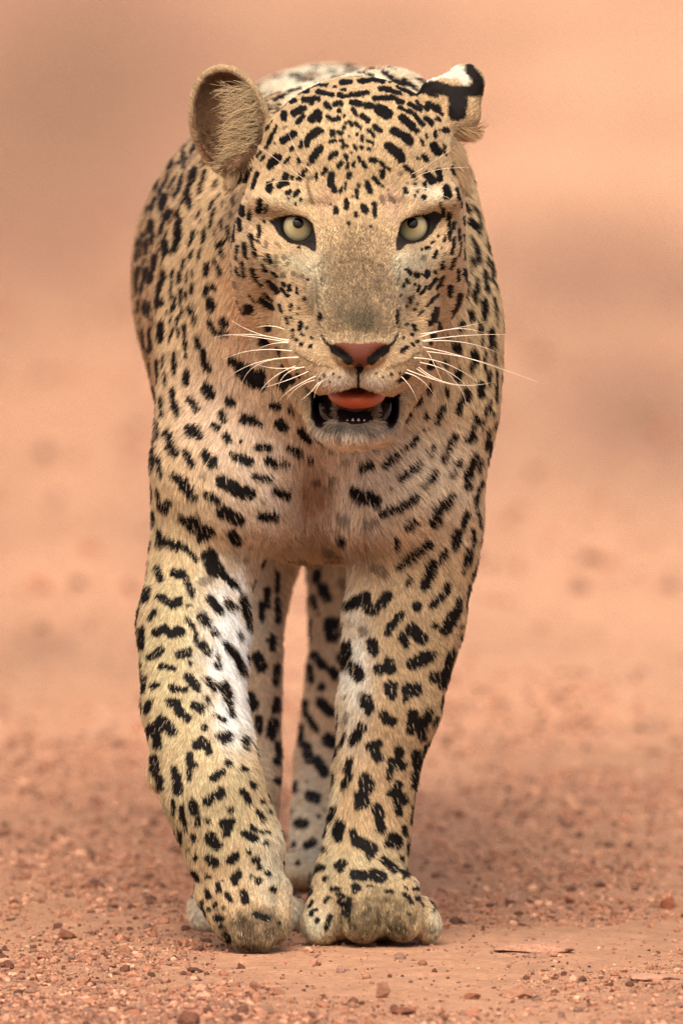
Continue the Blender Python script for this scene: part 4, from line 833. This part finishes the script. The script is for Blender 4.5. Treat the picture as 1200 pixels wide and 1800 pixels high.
lift = np.clip(.34 + .28 * clump[:, :1] * 2 * .5 + .08 * ind[:, :1], .08, .8)
lift[head] += .16; lift[bridge] = .62 + .12 * clump[bridge, :1]
length = length * .8 * rng.uniform(.65, 1.2, NH) * (1 + .25 * hsh(cid, 9))
SEG = 4
t = np.linspace(0, 1, SEG)[None, :, None]
pts = root[:, None] - hn[:, None] * np.where(head, .0001, .0003)[:, None, None] + length[:, None, None] * (tang[:, None] * t * np.sqrt(1 - (lift[:, None] * .8) ** 2) + hn[:, None] * lift[:, None] * (t - .35 * t * t))
pts[..., 2] -= (length[:, None] * .12) * (t[..., 0] ** 2)
jit = rng.normal(size=(NH, 2)) * .8
jit[head] *= .55
hc, dk = coat(pts[:, 2] * .8 + pts[:, 1] * .2, hn, jit)
hc *= rng.lognormal(0, .15, NH)[:, None] * (1 + .34 * hsh(cid, 12))[:, None]
# dust: grizzled mixture of pale and dark hairs on the nose, and stray pale hairs elsewhere
g = rng.random(NH)
bf_ = head * sstep(104, 44, np.abs(hpx - 631 + 14 * (fbm(hpx / 16, hpy / 16, 55, 3) - .44))) * sstep(372, 478, hpy) * sstep(612, 599, hpy)
hc *= (1 - bf_ * (.30 + .5 * (fbm(hpx / 14, hpy / 14, 51, 3) - .44)))[:, None]
for sx0, sy0, sx1, sy1 in ((596, 463, 640, 456), (640, 456, 672, 470), (637, 462, 641, 484), (650, 464, 660, 476), (548, 476, 574, 458), (556, 492, 560, 540), (703, 460, 698, 500), (700, 545, 698, 578), (563, 545, 564, 575), (570, 462, 566, 500)):  # scar lines, and creases beside the bridge shaded into the hair colour
    ux, uy = sx1 - sx0, sy1 - sy0; h = np.clip(((hpx - sx0) * ux + (hpy - sy0) * uy) / (ux * ux + uy * uy), 0, 1)
    d = np.hypot(hpx + 3 * (vnoise(hpx / 6, hpy / 6, 77) - .5) - sx0 - h * ux, hpy + 3 * (vnoise(hpx / 6, hpy / 6, 78) - .5) - sy0 - h * uy)
    hc *= (1 - .55 * sstep(3.2, 1.0, d) * head)[:, None]
gm_ = bridge & (g < .34); hc[gm_] *= .35
gm_ = bridge & (g > .80); hc[gm_] *= 1.9
pw = (hY < .1) & ((((hpx - 652) / 82) ** 2 + ((hpy - 1622) / 50) ** 2 < 1) | (((hpx - 440) / 75) ** 2 + ((hpy - 1636) / 44) ** 2 < 1))
hc[pw & (g < .38)] *= .35; hc[pw & (g > .9)] *= 1.5
st = (~head) & (dk > .5) & (g < .05) & (hpy > 700); hc[st] = lin(214, 190, 156) * K * .8
k = sstep(2.2, .4, M['eye'])[:, None]; hc += (lin(30, 22, 17) - hc) * k
ei_ = M['ear_in']; hc[ei_] = (lin(140, 112, 78) + (lin(76, 52, 34) - lin(140, 112, 78)) * sstep(205, 250, hpy[ei_])[:, None]) * .7 * rng.uniform(.7, 1.2, (int(ei_.sum()), 1))
rad_pts = np.tile(np.array([.00017, .00016, .00012, .00004]), (NH, 1)) * rng.uniform(.8, 1.25, (NH, 1))
rad_pts[head] *= .9

# long pale hairs inside the standing ear
nt_ = 900
ty = rng.uniform(150, 300, nt_); tx = 462 - 22 * np.abs((ty - 215) / 85) ** 2 - rng.uniform(0, 46, nt_)
e_root = np.array([at(x, y, -.052 + .0001 * 0) for x, y in zip(tx, ty)])
ln = rng.uniform(.008, .024, nt_)
dr = np.stack([-np.ones(nt_), rng.normal(-.15, .35, nt_), -(ty - 225) / 260 * -.2 + rng.normal(.05, .42, nt_)], 1); dr /= np.linalg.norm(dr, axis=1, keepdims=True)
e_pts = e_root[:, None] + ln[:, None, None] * dr[:, None] * t
e_pts[..., 2] += (ln[:, None] * (.25 * (t[..., 0]) * (1 - t[..., 0])) * np.sign(rng.normal(size=(nt_, 1)))) - ln[:, None] * .18 * t[..., 0] ** 2
e_n = np.tile(np.array([-.3, -.95, .2]), (nt_, 1))
e_c = lin(196, 170, 130) * K * rng.uniform(.35, 1.1, (nt_, 1))
e_r = np.tile(np.array([.00012, .00012, .0001, .00004]), (nt_, 1))
pts = np.concatenate([pts, e_pts]); hn = np.concatenate([hn, e_n]); hc = np.concatenate([hc, e_c]); rad_pts = np.concatenate([rad_pts, e_r]); NH = len(pts)

fm, nt, fb = new_mat('fur_hair', (.5, .4, .3), .6)
N, L = nt.nodes, nt.links
a1 = N.new('ShaderNodeAttribute'); a1.attribute_name = 'coat'; L.new(a1.outputs['Color'], fb.inputs['Base Color'])
fb.inputs['Specular IOR Level'].default_value = .06
a2 = N.new('ShaderNodeAttribute'); a2.attribute_name = 'lie'
geo = N.new('ShaderNodeNewGeometry')
vm = N.new('ShaderNodeVectorMath'); vm.operation = 'SCALE'; vm.inputs['Scale'].default_value = .45; L.new(geo.outputs['Normal'], vm.inputs[0])
va = N.new('ShaderNodeVectorMath'); va.operation = 'ADD'; L.new(a2.outputs['Vector'], va.inputs[0]); L.new(vm.outputs[0], va.inputs[1])
vn = N.new('ShaderNodeVectorMath'); vn.operation = 'NORMALIZE'; L.new(va.outputs[0], vn.inputs[0]); L.new(vn.outputs[0], fb.inputs['Normal'])
hcv = bpy.data.hair_curves.new('fur')
hcv.add_curves([SEG] * NH)
hcv.attributes['position'].data.foreach_set('vector', pts.astype(np.float32).ravel()) if 'position' in hcv.attributes else hcv.position_data.foreach_set('vector', pts.astype(np.float32).ravel())
ra = hcv.attributes.get('radius') or hcv.attributes.new('radius', 'FLOAT', 'POINT')
ra.data.foreach_set('value', rad_pts.astype(np.float32).ravel())
# depth painted into each hair: shaded root, lighter tip
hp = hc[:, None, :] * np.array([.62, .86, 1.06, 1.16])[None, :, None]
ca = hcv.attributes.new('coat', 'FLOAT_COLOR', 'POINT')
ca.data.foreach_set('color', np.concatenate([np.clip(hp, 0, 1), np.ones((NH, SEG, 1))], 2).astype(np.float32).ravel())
na = hcv.attributes.new('lie', 'FLOAT_VECTOR', 'CURVE')
na.data.foreach_set('vector', hn.astype(np.float32).ravel())
hcv.materials.append(fm)
fur = bpy.data.objects.new('fur', hcv); COL.objects.link(fur); fur.parent = leopard
tag(fur, None, None, kind='stuff')
# ================================================================ eyes, tongue, teeth, whiskers
def uv_ball(nu, nv):
    v = [(0, 0, 1)]
    for i in range(1, nv):
        th = pi * i / nv
        for j in range(nu): v.append((sin(th) * cos(2 * pi * j / nu), sin(th) * sin(2 * pi * j / nu), cos(th)))
    v.append((0, 0, -1))
    f = []
    for j in range(nu): f.append((0, 1 + j, 1 + (j + 1) % nu, 1 + (j + 1) % nu))
    for i in range(nv - 2):
        for j in range(nu):
            a = 1 + i * nu + j; b = 1 + i * nu + (j + 1) % nu; f.append((a, a + nu, b + nu, b))
    e = len(v) - 1; o = 1 + (nv - 2) * nu
    for j in range(nu): f.append((e, o + (j + 1) % nu, o + j, o + j))
    return np.array(v), f
def mesh_obj(name, v, f, mat, parent, smooth=True):
    me = bpy.data.meshes.new(name)
    me.from_pydata([tuple(p) for p in v], [], [tuple(dict.fromkeys(q)) for q in f])
    me.polygons.foreach_set('use_smooth', [smooth] * len(me.polygons)); me.update()
    if mat: me.materials.append(mat)
    o = bpy.data.objects.new(name, me); COL.objects.link(o); o.parent = parent
    return o
em, nt, eb = new_mat('eye_iris', (.4, .36, .2), .08)
N, L = nt.nodes, nt.links
tc = N.new('ShaderNodeTexCoord'); sx = N.new('ShaderNodeSeparateXYZ'); L.new(tc.outputs['Object'], sx.inputs[0])
def mth(op, a, b=None):
    m = N.new('ShaderNodeMath'); m.operation = op
    for i, q in enumerate((a, b)):
        if q is None: continue
        if isinstance(q, (int, float)): m.inputs[i].default_value = q
        else: L.new(q, m.inputs[i])
    return m.outputs[0]
# local -Y looks at the viewer; radius from the axis tells pupil, iris and the dark rim
px_ = mth('MULTIPLY', sx.outputs['X'], 1 / S); pz_ = mth('MULTIPLY', sx.outputs['Z'], 1 / S)
r_iris = mth('SQRT', mth('ADD', mth('MULTIPLY', px_, px_), mth('MULTIPLY', pz_, pz_)))
dz = mth('SUBTRACT', pz_, 7.0)
r_pup = mth('SQRT', mth('ADD', mth('MULTIPLY', px_, px_), mth('MULTIPLY', dz, dz)))
cr = N.new('ShaderNodeValToRGB'); e = cr.color_ramp.elements
e[0].position = 0; e[0].color = (*lin(132, 104, 66), 1); e[1].position = 1; e[1].color = (.012, .009, .007, 1)
for p_, c_ in ((.25, lin(150, 136, 98)), (.48, lin(164, 155, 124)), (.62, lin(138, 130, 102)), (.68, lin(46, 38, 28)), (.72, np.array([.012, .009, .007]))):
    q = e.new(p_); q.color = (*c_, 1)
L.new(mth('DIVIDE', r_iris, 38.0), cr.inputs[0])
an = mth('ARCTAN2', px_, pz_)
cx = N.new('ShaderNodeCombineXYZ'); L.new(mth('MULTIPLY', an, 9.0), cx.inputs[0]); L.new(mth('MULTIPLY', r_iris, .05), cx.inputs[1])
nz = N.new('ShaderNodeTexNoise'); nz.inputs['Scale'].default_value = 2.5; nz.inputs['Detail'].default_value = 3; L.new(cx.outputs[0], nz.inputs['Vector'])
rp = N.new('ShaderNodeValToRGB'); rp.color_ramp.elements[0].color = (.72, .7, .66, 1); rp.color_ramp.elements[1].color = (1.1, 1.1, 1.05, 1)
L.new(nz.outputs[0], rp.inputs[0])
mx = N.new('ShaderNodeMix'); mx.data_type = 'RGBA'; mx.blend_type = 'MULTIPLY'; mx.inputs[0].default_value = 1; L.new(cr.outputs[0], mx.inputs[6]); L.new(rp.outputs[0], mx.inputs[7])
mp = N.new('ShaderNodeMix'); mp.data_type = 'RGBA'; mp.inputs[7].default_value = (.006, .005, .004, 1)
mrp = N.new('ShaderNodeMapRange'); mrp.inputs[1].default_value = 10.4; mrp.inputs[2].default_value = 8.8; L.new(r_pup, mrp.inputs[0])
L.new(mrp.outputs[0], mp.inputs[0]); L.new(mx.outputs[2], mp.inputs[6]); L.new(mp.outputs[2], eb.inputs['Base Color'])
eb.inputs['Coat Weight'].default_value = .22; eb.inputs['Specular IOR Level'].default_value = .05; eb.inputs['Coat Roughness'].default_value = .02
bvv, bff = uv_ball(48, 32)
for ex, ey, eY in EYES:
    o = mesh_obj('eye', bvv * R(37), bff, em, leopard)
    o.location = at(ex, ey, eY)

tm, nt, tb = new_mat('tongue_flesh', lin(206, 98, 56) * .62, .45)
tb.inputs['Subsurface Weight'].default_value = .25; tb.inputs['Subsurface Radius'].default_value = (.004, .0015, .0008)
nz = nt.nodes.new('ShaderNodeTexNoise'); nz.inputs['Scale'].default_value = 700
bu = nt.nodes.new('ShaderNodeBump'); bu.inputs['Strength'].default_value = .5; bu.inputs['Distance'].default_value = .0008
tcc = nt.nodes.new('ShaderNodeTexCoord'); nt.links.new(tcc.outputs['Object'], nz.inputs['Vector']); nt.links.new(nz.outputs[0], bu.inputs['Height']); nt.links.new(bu.outputs[0], tb.inputs['Normal'])
tv, tf_ = uv_ball(40, 24)
tv = tv.copy()
tv[:, 2] -= .35 * np.exp(-(tv[:, 0] / .25) ** 2) * np.clip(tv[:, 2], 0, 1)
tv = tv * np.array([R(50), .050, R(25)])
tv[:, 2] -= np.clip(-tv[:, 1] / .05, 0, 1) ** 2 * R(3)
tongue = mesh_obj('tongue', tv, tf_, tm, leopard); tongue.location = at(627, 693, -.205)

hm, nt, hb = new_mat('tooth_enamel', lin(226, 214, 190) * .8, .25)
def tooth(px, py, Y, w_, h_):
    n = 10; v, f = [], []
    for i in range(6):
        t_ = i / 5; r_ = (1 - t_) ** .55
        for j in range(n): v.append((w_ * r_ * cos(2 * pi * j / n), w_ * .8 * r_ * sin(2 * pi * j / n), h_ * t_))
    for i in range(5):
        for j in range(n): f.append((i * n + j, i * n + (j + 1) % n, (i + 1) * n + (j + 1) % n, (i + 1) * n + j))
    o = mesh_obj('tooth', np.array(v), f, hm, leopard); o.location = at(px, py, Y)
for x, y, w_, h_ in ((610, 750, 5, 13), (620, 750, 5, 15), (630, 750, 5, 15), (640, 750, 5, 13), (600, 750, 4.5, 11), (650, 750, 4.5, 11)):
    tooth(x, y, -.218, R(w_), R(h_))

# dark wet lower lip and gum, a curved ridge inside the mouth
lm, nt, lb = new_mat('wet_gum', lin(36, 27, 24), .22)
nz = nt.nodes.new('ShaderNodeTexNoise'); nz.inputs['Scale'].default_value = 260
tcc = nt.nodes.new('ShaderNodeTexCoord'); nt.links.new(tcc.outputs['Object'], nz.inputs['Vector'])
bu = nt.nodes.new('ShaderNodeBump'); bu.inputs['Strength'].default_value = .8; bu.inputs['Distance'].default_value = .003
nt.links.new(nz.outputs[0], bu.inputs['Height']); nt.links.new(bu.outputs[0], lb.inputs['Normal'])
def tube_early(pts_, rr, sides=10):
    p = np.array(pts_, float); n = len(p); v, f = [], []
    for i in range(n):
        d = p[min(i + 1, n - 1)] - p[max(i - 1, 0)]; d /= np.linalg.norm(d)
        a = np.cross(d, [0, 1, 0]); a /= np.linalg.norm(a); b = np.cross(d, a)
        for j in range(sides): v.append(p[i] + rr[i] * (cos(2 * pi * j / sides) * a + sin(2 * pi * j / sides) * b))
    for i in range(n - 1):
        for j in range(sides): f.append((i * sides + j, i * sides + (j + 1) % sides, (i + 1) * sides + (j + 1) % sides, (i + 1) * sides + j))
    return np.array(v), f
gp, gr = [], []
for i in range(25):
    t_ = i / 24; a_ = pi * (1.06 - 1.12 * t_)
    gp.append(at(624 + 58 * np.sign(cos(a_)) * abs(cos(a_)) ** .5, 700 + 42 * abs(sin(a_)) ** .55, -.196 - .012 * sin(pi * t_))); gr.append(R(4.2 + 1.6 * sin(9 * t_)))
v, f = tube_early(gp, gr)
mesh_obj('gum', v, f, lm, leopard)
wm, nt, wb_ = new_mat('whisker_hair', lin(238, 222, 196), .4)
def tube(pts_, r0, r1, sides=6):
    p = np.array(pts_, float); n = len(p); v, f = [], []
    for i in range(n):
        d = p[min(i + 1, n - 1)] - p[max(i - 1, 0)]; d /= np.linalg.norm(d)
        a = np.cross(d, [0, 1, 0]); a /= np.linalg.norm(a); b = np.cross(d, a)
        r_ = r0 + (r1 - r0) * (i / (n - 1)) ** 1.3
        for j in range(sides): v.append(p[i] + r_ * (cos(2 * pi * j / sides) * a + sin(2 * pi * j / sides) * b))
    for i in range(n - 1):
        for j in range(sides): f.append((i * sides + j, i * sides + (j + 1) % sides, (i + 1) * sides + (j + 1) % sides, (i + 1) * sides + j))
    return np.array(v), f
def depth_at(px, py):
    d2 = (fpx - px) ** 2 + (fpy - py) ** 2; m = d2 < max(25, d2.min() * 2); return fY[m].min()
WH = [  # each whisker: three points root, middle, tip (photo pixels), radius
    ((508, 597), (455, 587), (406, 563)), ((508, 600), (440, 588), (376, 593)), ((507, 602), (445, 592), (392, 588)), ((507, 603), (480, 604), (455, 613)),
    ((513, 617), (445, 616), (393, 632)), ((525, 628), (450, 638), (397, 668)), ((522, 629), (455, 640), (425, 676)), ((524, 646), (480, 647), (449, 639)),
    ((520, 643), (475, 668), (450, 703)), ((542, 653), (500, 670), (460, 682)), ((555, 661), (515, 682), (490, 704)), ((553, 668), (525, 680), (502, 704)),
    ((500, 579), (475, 573), (450, 576)), ((535, 645), (500, 660), (488, 692)), ((560, 672), (545, 690), (530, 702)), ((568, 668), (557, 682), (552, 700)),
    ((739, 587), (795, 578), (854, 565)), ((739, 592), (800, 578), (848, 585)), ((741, 599), (815, 590), (890, 588)), ((744, 600), (815, 602), (876, 621)),
    ((743, 610), (830, 632), (946, 672)), ((750, 618), (815, 628), (875, 645)), ((727, 629), (785, 640), (840, 672)), ((738, 637), (790, 655), (830, 690)),
    ((715, 650), (765, 668), (810, 680)), ((735, 645), (795, 675), (870, 671)), ((752, 620), (765, 645), (780, 680)), ((712, 655), (740, 668), (762, 694)),
    ((732, 648), (765, 668), (787, 672)), ((772, 640), (812, 690), (814, 720)), ((705, 662), (722, 682), (733, 706)),
    ((533, 314), (490, 283), (447, 252)), ((537, 300), (521, 265), (505, 230)), ((545, 290), (536, 262), (530, 235)), ((525, 322), (495, 318), (466, 325)),
    ((723, 306), (760, 285), (800, 257)), ((725, 318), (760, 300), (825, 294)), ((722, 332), (745, 331), (758, 338)), ((735, 329), (750, 332), (792, 350))]
for i, (p0, p1, p2) in enumerate(WH):
    y0 = depth_at(*p0) + .001
    brow = i >= 31
    pts_ = []
    span = math.hypot(p2[0] - p0[0], p2[1] - p0[1])
    for k_ in range(13):
        t_ = k_ / 12
        # curve through the middle point
        c_ = [2 * p1[j] - .5 * (p0[j] + p2[j]) for j in (0, 1)]
        x = (1 - t_) ** 2 * p0[0] + 2 * t_ * (1 - t_) * c_[0] + t_ * t_ * p2[0]
        y = (1 - t_) ** 2 * p0[1] + 2 * t_ * (1 - t_) * c_[1] + t_ * t_ * p2[1]
        out = (-.020 * sin(pi * min(t_ * 1.4, 1) / 2) if brow else (-.004 * t_ + .00018 * span * t_ * t_))
        pts_.append(at(x, y, y0 + out))
    v, f = tube(pts_, R(.45 if brow else .75), R(.12))
    mesh_obj('whisker', v, f, wm, leopard)
